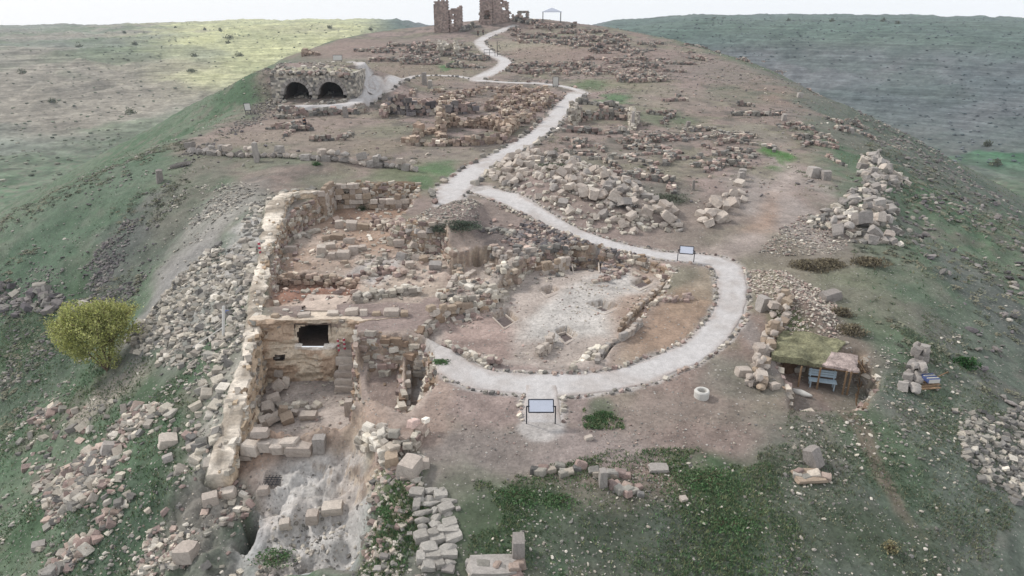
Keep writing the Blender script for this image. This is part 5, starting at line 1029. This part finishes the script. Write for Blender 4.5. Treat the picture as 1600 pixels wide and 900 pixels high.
# ------------------------------------------------------------------ signs, people, shelter, plants
def thing(name, label, cat, loc, rz=0, group=None):
    e = put(bpy.data.objects.new(name, None), None, loc, (0, 0, rz)); return tag(e, label, cat, group)
def tube(name, a, b, r, m, parent, n=8, r2=None):
    a = Vector(a); b = Vector(b); d = (b-a).normalized(); q = d.to_track_quat('Z', 'Y').to_matrix(); r2 = r if r2 is None else r2
    V = [tuple(a+q@Vector((math.cos(2*math.pi*i/n)*r, math.sin(2*math.pi*i/n)*r, 0))) for i in range(n)]+[tuple(b+q@Vector((math.cos(2*math.pi*i/n)*r2, math.sin(2*math.pi*i/n)*r2, 0))) for i in range(n)]+[tuple(a), tuple(b)]
    T = [(i, (i+1) % n, n+(i+1) % n) for i in range(n)]+[(i, n+(i+1) % n, n+i) for i in range(n)]+[((i+1) % n, i, 2*n) for i in range(n)]+[(n+i, n+(i+1) % n, 2*n+1) for i in range(n)]
    return raw_obj(name, V, T, m, None, parent)
def lectern(px, py, w, h, label, rz=0):
    s = see(px, py)[0]; e = thing('information_sign', label, 'sign', (s[0], s[1], s[2]-.03), rz)
    for sx in (-1, 1):
        tube('post', (sx*w/2, 0, -.1), (sx*w/2, 0, h*.80), .028, M_POST, e)
        tube('bracket', (sx*w/2, 0, h*.78), (sx*(w/2-.14), .02, h*.78), .035, M_POST, e)
    pw = w-.16; t = math.radians(38); c, s_ = math.cos(t), math.sin(t); ph = .62; cz = h*.80
    box('panel', (0, .02, cz), (pw-.04, ph-.04, .02), M_PANEL, e, (t, 0, 0))
    for k in (-1, 1):
        box('frame_rail', (0, .02+k*ph/2*c, cz+k*ph/2*s_), (pw, .045, .045), M_POST, e, (t, 0, 0))
        box('frame_rail', (k*(pw/2-.01), .02, cz), (.045, ph-.05, .045), M_POST, e, (t, 0, 0))
lectern(845, 662, 1.33, 1.22, 'low slanted information sign on dark posts at the end of the front spur', 0)
lectern(1071, 409, 1.12, 1.12, 'slanted information sign on dark posts on the upper arm of the walkway', -.25)
def board(px, py, w, h, zc, label, rz=0, lean=0):
    s = see(px, py)[0]; e = thing('sign_board', label, 'sign', (s[0], s[1], s[2]-.05), rz)
    for sx in (-1, 1): tube('post', (sx*w*.42, 0, -.1), (sx*w*.42, 0, zc), .05, M_POST, e)
    box('board', (0, -.04, zc), (w, .06, h), M_WHITE, e, (lean, 0, 0)); box('frame', (0, .03, zc), (w+.14, .06, h+.14), M_POST, e, (lean, 0, 0))
board(528, 97, 2.0, 1.1, 1.0, 'wide white board standing at the end of the upper left side path', 0, -.3)
board(388, 178, .8, 1.0, 1.1, 'small whitish sign on a post at the left rim near the arches', .5, -.4)
board(868, 136, .9, 1.5, 1.0, 'upright white sign beside the bend of the main walkway', 0, 0)
s = see(765, 88)[0]; e = thing('railing', 'thin dark railing frame beside the walkway near the hilltop', 'railing', (s[0], s[1], s[2]))
for x in (-1.3, 0, 1.3): tube('post', (x, 0, -.1), (x, 0, 1.5), .05, M_POST, e)
for z in (.8, 1.5): tube('rail', (-1.3, 0, z), (1.3, 0, z), .05, M_POST, e)
s = see(777, 88)[0]; o = tube('pole', (0, 0, -.1), (0, 0, 3.4), .07, M_POST, None); o.location = s[:3]; tag(o, 'tall thin dark pole right of the railing near the hilltop', 'pole')
# people
def person(px, py, H, label, top, legs, rz=0, stride=.12, extra=None):
    s = see(px, py)[0]; e = thing('person', label, 'person', (s[0], s[1], s[2]), rz)
    J = [(0,0,.53),(0,0,.62),(0,.01,.74),(0,0,.82),(0,0,.865),(0,-.01,.925),(0,0,.985), (.055,0,.50),(.06,-stride*.5,.27),(.06,-stride*.9+.02,.03),(.06,-stride*.9-.08,.015), (-.055,0,.50),(-.06,stride*.4,.27),(-.06,stride,.03),(-.06,stride-.09,.015),
         (.11,0,.80),(.145,.02,.64),(.15,-.05,.50),(.15,-.07,.455), (-.11,0,.80),(-.145,-.02,.64),(-.15,-.06,.50),(-.15,-.08,.455)]
    E = [(0,1),(1,2),(2,3),(3,4),(4,5),(5,6),(0,7),(7,8),(8,9),(9,10),(0,11),(11,12),(12,13),(13,14),(3,15),(15,16),(16,17),(17,18),(3,19),(19,20),(20,21),(21,22)]
    R = [.085,.08,.092,.06,.032,.052,.035,.055,.036,.026,.02,.055,.036,.026,.02,.04,.026,.02,.016,.04,.026,.02,.016]
    def skin(nm, scale, ids, m):
        mp = {j: i for i, j in enumerate(ids)}; me = bpy.data.meshes.new(nm); me.from_pydata([tuple(np.array(J[j])*H) for j in ids], [(mp[a], mp[b]) for a, b in E if a in mp and b in mp], []); me.materials.append(m)
        ob = put(bpy.data.objects.new(nm, me), e); md = ob.modifiers.new('skin', 'SKIN'); me.skin_vertices or None
        for i, j in enumerate(ids): me.skin_vertices[0].data[i].radius = (R[j]*H*scale, R[j]*H*scale)
        me.skin_vertices[0].data[0].use_root = True; sb = ob.modifiers.new('sub', 'SUBSURF'); sb.levels = 1; sb.render_levels = 2
    skin('body', 1.0, list(range(23)), M_SKIN); skin('jacket', 1.16, [1,2,3,15,16,17,19,20,21], top); skin('trousers', 1.18, [0,7,8,9,11,12,13], legs)
    V, T = I2V, I2T; k = np.array([.062, .068, .05])*H; v = V*k; v = v[:]+np.array([0, .006, .955])*H; raw_obj('hair', v, T, M_DARK, None, e)
    if extra: extra(e, H)
def shoulder_bag(e, H): box('sleeve', (.13*H, -.02, .66*H), (.05*H, .06*H, .22*H), M_WHITE, e, (0, .15, 0), .02)
person(477, 203, 1.75, 'person in dark clothes with a white sleeve walking on the bare ground below the arches', M_DARK, M_POST, 2.6, .14, shoulder_bag)
person(747, 57, 1.75, 'left of the two dark figures on the walkway below the towers', M_DARK, M_DARK, .3, .1)
person(755, 55, 1.70, 'right of the two dark figures on the walkway below the towers, the smaller one', M_DARK, M_DARK, -.3, .08)
# red and white barrier posts by the stairs, striped stake on the long wall
def stake(loc, label, h=.75, r=.06):
    e = thing('warning_post', label, 'post', loc); n = 5
    for k in range(n): tube('band', (0, 0, h*k/n), (0, 0, h*(k+1)/n-.004), r, (M_RED, M_WHITE)[k % 2], e, 10)
    tube('cap', (0, 0, h-.004), (0, 0, h+.05), r*.8, M_WHITE, e, 10, r*.3)
stake((-10.30, 36.15, -.95), 'left red and white banded post at the top of the cut stairs')
stake((-9.98, 36.30, -.90), 'right red post standing behind the banded one at the cut stairs', .7, .08)
i_ = int(np.argmin(np.abs(Q5[:, 1]-46.5))); stake((Q5[i_, 0]-.3, Q5[i_, 1], Q5[i_, 2]-.05), 'short red and white post standing on top of the long pale wall', .8, .09)
# concrete ring
s = see(1096, 620)[0]; A = np.linspace(0, 2*math.pi, 25)[:-1]; pr = [(.36, -.1), (.37, .32), (.33, .38), (.24, .38), (.22, .33), (.22, -.05)]
V = [(math.cos(a)*r*(1+.03*math.sin(3*a)), math.sin(a)*r, z) for a in A for r, z in pr]; n = len(pr); T = [(i*n+k, ((i+1) % 24)*n+k, ((i+1) % 24)*n+k+1, i*n+k+1) for i in range(24) for k in range(n-1)]
e = thing('well_ring', 'white round stone ring on the bare ground right of the walkway', 'well head', (s[0], s[1], s[2])); raw_obj('ring', V, T, M_WHITE, None, e)
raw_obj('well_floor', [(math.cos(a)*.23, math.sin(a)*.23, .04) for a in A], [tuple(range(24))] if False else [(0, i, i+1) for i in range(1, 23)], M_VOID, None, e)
# grid over the cistern mouth in the foreground rock
x_, y_ = onz(423, 737, -2.3); e = thing('cistern_grate', 'black iron grid over the round cistern mouth in the pale foreground rock', 'grate', (float(x_), float(y_), float(gz(float(x_)+.5, float(y_))[0])+.02))
for k in (-.24, -.08, .08, .24): tube('bar', (-.4, k, .03), (.4, k, .03), .016, M_POST, e, 6); tube('bar', (k, -.4, .05), (k, .4, .05), .016, M_POST, e, 6)
# grave pits with slatted dark floor
def pit(P, z, label):
    P = np.array(P, float); x, y = onz(P[:, 0], P[:, 1], z); c = np.array([x.mean(), y.mean()]); e = thing('grave_pit', label, 'pit', (c[0], c[1], z))
    Q_ = np.stack([x, y], 1)-c; o = raw_obj('pit_floor', [(q[0]*.9, q[1]*.9, -.02) for q in Q_], [(0, 1, 2), (0, 2, 3)] if False else [(0, 2, 1), (0, 3, 2)], M_PITF, None, e)
    for a, b in zip(Q_, np.roll(Q_, -1, 0)):
        m_ = (a+b)/2; L_ = np.linalg.norm(b-a); g_ = float(gz(c[0]+m_[0]*1.5, c[1]+m_[1]*1.5)[0])-z; box('curb', (m_[0], m_[1], g_-.22), (L_*1.0, .09, .5), M_BLOCK, e, (0, 0, math.atan2(b[1]-a[1], b[0]-a[0])), .02)
M_PITF = plain('dark_earth', alb((112, 102, 100)), 1, 0, 5, .5)
pit([(918,487),(940,480),(964,488),(944,497)], .12, 'dark rectangular grave pit in the white floor, the one furthest right of the middle')
pit([(866,526),(884,521),(902,533),(884,543)], .02, 'dark square grave pit at the lower edge of the white floor')
pit([(845,460),(862,456),(872,462),(856,469)], .25, 'small dark pit at the left edge of the white floor')
pit([(985,447),(1005,440),(1020,446),(1000,455)], .4, 'shallow dark pit in the far right corner of the white floor')
pit([(770,502),(790,493),(808,508),(788,520)], .05, 'sunken square pit in the pinkish floor left of the white floor')
pit([(893,420),(935,420),(936,436),(896,436)], .1, 'deep dark pit with a torn cover below the rubble bank')
# bench
s = see(1283, 606)[0]; e = thing('bench', 'pale blue wooden bench standing under the shelter', 'bench', (s[0], s[1], s[2]), -.28)
for k in range(3): box('seat_slat', (0, -.16+.15*k, .44), (1.36, .13, .04), M_BENCH, e)
for k in range(3): box('back_slat', (0, .30+.02*k, .58+.13*k), (1.36, .03, .11), M_BENCH, e, (-.15, 0, 0))
for sx in (-.58, .58):
    for y in (-.16, .24): box('leg', (sx, y, .21), (.06, .06, .43), M_BENCH, e)
    box('back_post', (sx, .31, .68), (.06, .04, .52), M_BENCH, e, (-.12, 0, 0))
# shelter
M_TURF = grain('roof_turf', 'attr', scale=2.2, amount=.7, bump=1.0)
cx, cy = see(1280, 612)[0][:2]; g0 = float(gz(cx, cy)[0]); rz_ = .78
e = thing('dugout_shelter', 'dugout shelter with a turf roof on rough posts in the right slope', 'shelter', (cx, cy, g0), 0)
def rp(px, py, z=rz_): x, y = onz(px, py, z); return np.array([float(x)-cx, float(y)-cy, z-g0])
def slab(name, P, th, m, colr, amp=.12, nn=16):
    a, b, c, d = [np.array(p) for p in P]; U, Vv = np.meshgrid(np.linspace(0, 1, nn), np.linspace(0, 1, nn)); S_ = ((1-U)*(1-Vv))[..., None]*a+(U*(1-Vv))[..., None]*b+(U*Vv)[..., None]*c+((1-U)*Vv)[..., None]*d
    ed = np.minimum(np.minimum(U, 1-U), np.minimum(Vv, 1-Vv)); S_[..., 0] += (fbm(U*9, Vv*9, 2, 3, 1)-.5)*.5*(ed < .05); S_[..., 1] += (fbm(U*9, Vv*9, 2, 3, 4)-.5)*.4*(ed < .05)
    top = S_.copy(); top[..., 2] += (fbm(S_[..., 0], S_[..., 1], .8, 4, 2)-.4)*amp*2+.1*np.minimum(ed*6, 1); bot = S_.copy(); bot[..., 2] -= th
    ii = np.arange(nn*nn).reshape(nn, nn); q = np.stack([ii[:-1, :-1], ii[:-1, 1:], ii[1:, 1:], ii[1:, :-1]], -1).reshape(-1, 4); k = nn*nn
    ring = list(ii[0, :])+list(ii[1:, -1])+list(ii[-1, -2::-1])+list(ii[-2:0:-1, 0]); F_ = [tuple(f) for f in q]+[tuple(k+j for j in f[::-1]) for f in q]+[(ring[j], k+ring[j], k+ring[(j+1) % len(ring)], ring[(j+1) % len(ring)]) for j in range(len(ring))]
    V = np.vstack([top.reshape(-1, 3), bot.reshape(-1, 3)]); t = fbm(V[:, 0], V[:, 1], .6, 4, 5)[:, None]; return raw_obj(name, V, F_, m, lin(colr)*(.55+.9*t), e)
slab('turf_roof', [rp(1203,558), rp(1292,570), rp(1322,532), rp(1218,516)], .22, M_TURF, (136, 134, 108), .26, 30)
slab('earth_roof', [rp(1282,570,.76), rp(1342,581,.66), rp(1340,556,.66), rp(1296,548,.8)], .10, M_TURF, (176, 160, 154), .10)
a, b = rp(1205,560,.60), rp(1340,582,.52); tube('beam', a, b, .09, M_WOOD, e)
tube('beam', rp(1335,556,.34), rp(1352,582,.28), .05, M_WOOD, e)
for px, py in ((1247, 604), (1276, 608), (1316, 616), (1323, 617)):
    g = see(px, py)[0]; tube('post', (g[0]-cx, g[1]-cy, g[2]-g0-.1), (g[0]-cx, g[1]-cy, rz_-.14-g0), .05, M_WOOD, e)
# curved brown screen behind the posts, side stakes
A2 = np.linspace(math.pi*1.05, math.pi*1.95, 16); c0 = see(1240, 598)[0]; V = []; 
for zz in np.linspace(0, 1.35, 6):
    for a_ in A2: V.append((c0[0]-cx+math.cos(a_)*.66*(.62+.38*math.sin(min(zz/.7, 1)*1.57)), c0[1]-cy+1.25+math.sin(a_)*.45, c0[2]-g0+zz-.05))
raw_obj('wattle_screen', V, [(i*16+k, i*16+k+1, (i+1)*16+k+1, (i+1)*16+k) for i in range(5) for k in range(15)], M_SOILB, None, e)
for k in range(12):
    px, py = 1349-k*.9, 572+k*5.6; g = see(px, py)[0]; q = rs.normal(0, .05, 2); tube('stake', (g[0]-cx, g[1]-cy, g[2]-g0-.1), (g[0]-cx-.12+q[0], g[1]-cy+q[1], g[2]-g0+.35+.1*rs.random()), .03, M_WOOD, e, 5)
def lump(px, py, sx, sy, sz, m, name, label, cat, rz=0, sub=3, z=None):
    V, T = ico(sub); n_ = fbm(V[:, 0]*1.5+px, V[:, 1]*1.5+V[:, 2]*1.3, 1, 4, 2); v = V*(.8+.4*n_)[:, None]*[sx, sy, sz]; s = see(px, py)[0]
    o = raw_obj(name, v, T, m, np.tile(lin((200, 196, 190)), (len(v), 1)), smooth_=True); o.location = (s[0], s[1], s[2]+sz*.5); o.rotation_euler = (0, 0, rz); tag(o, label, cat); return o
lump(1252, 616, .55, .20, .16, M_WHITE, 'white_sack', 'long white sack lying in front of the shelter left post', 'sack', -.75)
# planks and blue crate by the stub wall
s = see(1446, 600)[0]; e = thing('plank_pile', 'stack of grey planks lying right of the lone stub of wall', 'planks', (s[0], s[1], s[2]), .1)
for k in range(6): box('plank', (rs.normal(0, .05), -.5+.2*k, .05+.03*(k % 2)), (1.1+.2*rs.random(), .16, .04), M_WOOD, e, (0, rs.normal(0, .03), rs.normal(0, .08)))
s = see(1447, 598)[0]; e = thing('blue_crate', 'small blue and white crate on the planks by the stub wall', 'crate', (s[0]+.1, s[1]-.1, s[2]+.22), .1)
for k in range(5): box('slat', (0, -.26+.13*k, .2), (.62, .06, .03), (M_BLUE, M_WHITE)[k % 2], e)
for sx in (-.31, .31): box('side', (sx, 0, .09), (.03, .6, .2), M_BLUE, e)
for sy in (-.3, .3): box('end', (0, sy, .09), (.6, .03, .2), M_WHITE, e)
g = see(1470, 592)[0]; o = tube('stick', (-.5, -.1, .05), (.5, .3, .25), .03, M_WOOD, None); o.location = g[:3]; tag(o, 'bare branch poking out right of the blue crate', 'branch')
# pole and plank on the scree
g = see(349, 528)[0]; o = tube('plastic_pipe', (0, 0, 0), (.10, .55, 1.85), .09, M_WHITE, None, 12); o.location = g[:3]; tag(o, 'pale upright pipe leaning on the scree outside the long wall', 'pipe')
a = see(302, 545)[0]; b = see(357, 512)[0]; e_ = b[:3]-a[:3]; o = tube('wooden_pole', (0, 0, .08), (e_[0], e_[1], e_[2]+.25), .045, M_WHITE, None); o.location = a[:3]; tag(o, 'thin pale pole lying aslant across the scree left of the pipe', 'pole')
g = see(355, 492)[0]; o = box('blue_bag', (g[0], g[1], g[2]+.15), (.3, .25, .3), M_BLUE, None, (0.1, .2, .4), .05); tag(o, 'small blue bag beside the top of the pipe on the scree', 'bag')
HP = [(rough_ico(IV)*[1, 1, .8], IT) for _ in range(4)]
def hillscrub(az0, az1, n, cs, smax, label):
    pts = []; 
    a = rs.uniform(az0, az1, n*3); r = rs.uniform(320, 1250, n*3); x, y = np.sin(a)*r, np.cos(a)*r; k = (sdist(x, y, RIM) > 150) & (fbm(x, y, 60, 4, 3) > rs.uniform(.35, .62, n*3)); x, y = x[k][:n], y[k][:n]; m = len(x); s = rs.uniform(.6, 1, m)*smax*rs.random(m)**1.5+.5
    V, T, C = merged(HP, np.stack([x, y, gz(x, y)+s*.2], 1), np.stack([s, s, s*.6], 1), np.stack([x*0, x*0, rs.uniform(0, 6, m)], 1), tones(m, cs, .2)); tag(raw_obj('scrub', V, T, M_ROCK, C), label, 'scrub', kind='stuff')
hillscrub(-.70, -.10, 2200, [(128, 134, 116), (146, 144, 130), (112, 122, 104)], 1.1, 'low scrub and rocks dotted over the terraced far left hillside')
hillscrub(.10, .70, 3000, [(100, 110, 112), (116, 122, 126), (90, 102, 104)], 1.1, 'low dark scrub dotted over the far right hillside')
# ------------------------------------------------------------------ plants
def leafmesh(C, n, sz, cs, var=.25):
    n = len(C); d = rs.normal(size=(n, 3)); d /= np.linalg.norm(d, axis=1)[:, None]; e1 = np.cross(d, rs.normal(size=(n, 3))); e1 /= np.linalg.norm(e1, axis=1)[:, None]; s = sz*rs.uniform(.6, 1.3, (n, 1))
    V = np.stack([C-d*s, C+e1*s*.45, C+d*s, C-e1*s*.45], 1).reshape(-1, 3); T = np.arange(4*n).reshape(-1, 4); return V, T, np.repeat(tones(n, cs, var), 4, 0)
M_LEAF, t_, b_ = mat('foliage', .7); a_ = N(t_, 'ShaderNodeAttribute'); a_.attribute_name = 'Col'; t_.links.new(a_.outputs['Color'], b_.inputs['Base Color'])
tr = N(t_, 'ShaderNodeBsdfTranslucent'); t_.links.new(a_.outputs['Color'], tr.inputs[0]); ms = N(t_, 'ShaderNodeMixShader'); ms.inputs[0].default_value = .35; om = t_.nodes['Material Output']
t_.links.new(b_.outputs[0], ms.inputs[1]); t_.links.new(tr.outputs[0], ms.inputs[2]); t_.links.new(ms.outputs[0], om.inputs['Surface'])
M_BARK = plain('bark', alb((118, 100, 86)), .9, 0, 6, .5)
def tree(px, py, H, Wd, label, cs, nleaf, name='young_tree', leaf=.09):
    s = see(px, py)[0]; e = thing(name, label, 'tree', (s[0], s[1], s[2]-.05)); VV, TT_, off = [], [], 0; tips = []
    def limb(a, b, r1, r2):
        nonlocal off
        a = np.array(a); b = np.array(b); d = (b-a)/np.linalg.norm(b-a); p = np.cross(d, [.3, .5, .8]); p /= np.linalg.norm(p); q = np.cross(d, p); n = 6
        VV.extend([a+(p*math.cos(k*math.pi/3)+q*math.sin(k*math.pi/3))*r1 for k in range(n)]+[b+(p*math.cos(k*math.pi/3)+q*math.sin(k*math.pi/3))*r2 for k in range(n)])
        TT_.extend([(off+k, off+(k+1) % n, off+n+(k+1) % n, off+n+k) for k in range(n)]); off += 2*n
    def grow(p, d, L, r, dep):
        q = p+d*L; limb(p, q, r, r*.62)
        if dep == 0: tips.append((p, q)); return
        if dep <= 2: tips.append((p, q))
        for _ in range(3 if dep > 1 else 4):
            nd = d+rs.normal(0, .42, 3)*[1.15, 1.15, .6]; nd[2] = max(nd[2], -.05)+.12; nd /= np.linalg.norm(nd); grow(q, nd, L*rs.uniform(.66, .86), r*.58, dep-1)
    for _ in range(6):
        d0 = np.array([rs.normal(-.15, .38), rs.normal(0, .40), 1.0]); d0 /= np.linalg.norm(d0); grow(np.array([rs.normal(0, .08), rs.normal(0, .08), 0]), d0, H*.30, H*.016, 4)
    raw_obj('trunk', np.array(VV), TT_, M_BARK, None, e)
    ps = np.array([a+(b-a)*u for a, b in tips for u in rs.random(max(2, nleaf//len(tips)))]); ps = ps+rs.normal(0, .13, ps.shape)
    q = rs.normal(size=(nleaf*2, 3)); q /= np.linalg.norm(q, axis=1)[:, None]; q *= (rs.random((len(q), 1))**.4); q = q*(.75+.5*vn(q[:, 0]*2+5, q[:, 2]*2+q[:, 1]*2, 3))[:, None]*[Wd*.52, Wd*.45, H*.46]+[-Wd*.10, 0, H*.54]
    q = q[fbm(q[:, 0]*1.3+q[:, 2]*.7, q[:, 1]*1.3-q[:, 2], 1.0, 3, 2) > .50]; ps = np.vstack([ps, q])
    V, T, C = leafmesh(ps, len(ps), leaf, cs); raw_obj('crown', V, T, M_LEAF, C, e)
tree(168, 578, 5.0, 4.3, 'yellow-green young tree standing alone on the left slope', [(196, 198, 122), (178, 184, 112), (206, 206, 144), (156, 164, 104)], 14000, leaf=.075)
def bush(px, py, R_, Hh, cs, label, n=700, leaf=.05, cat='bush', name='bush'):
    s = see(px, py)[0]; e = thing(name, label, cat, (s[0], s[1], s[2])); k = 40 if R_ < 2.5 else 16; VV, TT_ = [], []
    for i in range(k):
        a = rs.uniform(0, 6.28); r = R_*math.sqrt(rs.random())*.8; q = np.array([math.cos(a)*r, math.sin(a)*r*.7, Hh*rs.uniform(.5, .95)]); b = q*[.2, .2, 0]; o_ = len(VV); w = .012*max(1, R_)
        VV += [b+[w, 0, 0], b-[w, 0, 0], q, b+[0, w, 0], b-[0, w, 0]]; TT_ += [(o_, o_+1, o_+2), (o_+3, o_+4, o_+2)]
    raw_obj('stem', np.array(VV), TT_, M_BARK, None, e)
    C = rs.normal(size=(n, 3)); C /= np.linalg.norm(C, axis=1)[:, None]; C *= rs.uniform(.4, 1, (n, 1)); C[:, 2] = np.abs(C[:, 2]); C *= (.7+.6*vn(C[:, 0]*3+9, C[:, 1]*3+C[:, 2]*2, 1))[:, None]; C *= [R_, R_*.75, Hh]
    V, T, cc = leafmesh(C, n, leaf, cs); raw_obj('foliage', V, T, M_LEAF, cc, e)
DRY = [(138, 128, 108), (120, 112, 98), (150, 140, 116)]
bush(1268, 418, 1.5, .55, DRY, 'brown dry brush below the right rim heap', 1500, .09)
bush(1295, 414, 1.1, .5, DRY, 'second clump of dry brush right of the first below the rim heap', 1100, .09)
bush(1360, 412, 1.3, .5, DRY, 'dry brush at the right foot of the rim heap', 1200, .09)
bush(1508, 572, .75, .6, [(58, 96, 56), (74, 112, 66)], 'dark green bush alone on the right slope', 900, .07)
bush(1330, 520, .9, .6, DRY, 'dry thistle brush right of the pinkish rubble mound', 800, .08)
bush(1315, 492, .7, .5, DRY, 'greyish brush at the edge of the pinkish rubble mound', 600, .08)
bush(1390, 860, .35, .5, [(176, 164, 128), (150, 146, 110)], 'tall dry thistle on the lower right slope', 260, .05)
bush(720, 355, 1.6, .5, [(96, 108, 92), (110, 116, 104), (84, 98, 84)], 'grey-green scrub on the front of the unexcavated hump', 2200, .08)
bush(690, 360, 1.0, .4, [(96, 108, 92), (110, 116, 104)], 'smaller grey-green scrub left of the big one on the hump', 900, .08)
bush(495, 258, .6, .4, [(84, 120, 78)], 'small green tuft by the top corner of the far wall', 300, .07)
bush(566, 328, .6, .5, [(70, 92, 66)], 'dark green plant in the far corner niche of the dig', 300, .06)
bush(870, 262, 2.0, .4, [(110, 122, 100), (124, 128, 112)], 'low green scrub behind the big heap', 1600, .09)
bush(1040, 312, 2.2, .5, [(112, 120, 104), (126, 128, 114)], 'low grey scrub behind the right end of the big heap', 1600, .09)
bush(978, 322, 1.0, .5, [(92, 96, 98), (108, 110, 110)], 'dark brush among the boulders at the right of the big heap', 700, .08)
for i, (px, py, r, h) in enumerate([(195,52,2.6,3.2),(211,70,3.2,3),(274,44,1.8,3),(320,47,1.8,3),(344,48,2.2,3.5),(358,60,4.5,4),(357,68,3,3),(374,88,4,4),(124,74,4,4),(35,115,4,4),(82,160,3,3),(304,88,4,2.5),(300,112,4,2.5),(204,178,4,4),(515,44,3,3),(579,47,3,3),(1116,29,3,2),(1130,29,3,2),(1232,33,2.5,3),(1300,34,2.5,3),(1380,34,3,4),(1402,37,2.5,3),(1543,228,2,3),(1556,258,2.5,3)]):
    ph = ['alone on the far left skyline', 'just below the far left skyline', 'tiny on the left skyline', 'on the left skyline above the bright field', 'tall one on the left skyline', 'broad one above the rocky band', 'lower part of the rocky band', 'by the gully at the end of the bright field', 'on the grey left hill shoulder', 'dark one near the left edge of the far hill', 'small one on the terraced left hill', 'beside the pinkish scar', 'on the edge of the gully', 'at the bend of the tan terraces', 'skyline left of the towers', 'skyline nearest the left tower', 'left of the pair on the right skyline', 'right of the pair on the right skyline', 'on the right skyline past the pair', 'in the middle of the right skyline', 'tallest one of the right skyline', 'on the right skyline beyond the tallest', 'on the edge of the right valley', 'in the green valley field'][i]
    if len(see(px, py)) and see(px, py)[0][3] < 1400: bush(px, py, r, h, [(104, 112, 92), (122, 126, 102)], 'dark round bush '+ph, 120, .7)
for px, py, r, lb in ((1100, 748, 1.5, 'bright green weeds at the upper right of the front slope'), (815, 775, 1.0, 'bright green weeds in the middle of the front slope'), (870, 782, .8, 'green weeds just right of the middle of the front slope'), (1140, 815, 1.2, 'green weeds low on the right of the front slope'), (925, 655, .45, 'small green weeds right of the front sign'), (945, 648, .4, 'second small weed patch right of the front sign'), (690, 566, .5, 'grey-green weed by the start of the walkway'), (430, 872, .9, 'green weeds at the foot of the pale rock mass'), (610, 800, .6, 'green weeds left of the rock steps')):
    bush(px, py, r, .13, [(86, 122, 80), (104, 136, 92), (120, 142, 104)], lb, int(500*r+200), .06, 'weeds', 'weed_patch')

# ------------------------------------------------------------------ thin air haze
hz = box('haze', (0, 700, -8), (3400, 1660, 200), M_PANEL); hz.data.materials.clear(); mh = bpy.data.materials.new('thin_haze'); mh.use_nodes = True; th = mh.node_tree; th.nodes.clear()
oo = th.nodes.new('ShaderNodeOutputMaterial'); pv = th.nodes.new('ShaderNodeVolumePrincipled'); pv.inputs['Color'].default_value = (.82, .90, 1, 1); pv.inputs['Density'].default_value = .00016; th.links.new(pv.outputs[0], oo.inputs['Volume'])
hz.data.materials.append(mh); tag(hz, kind='stuff')

if False:
    pass
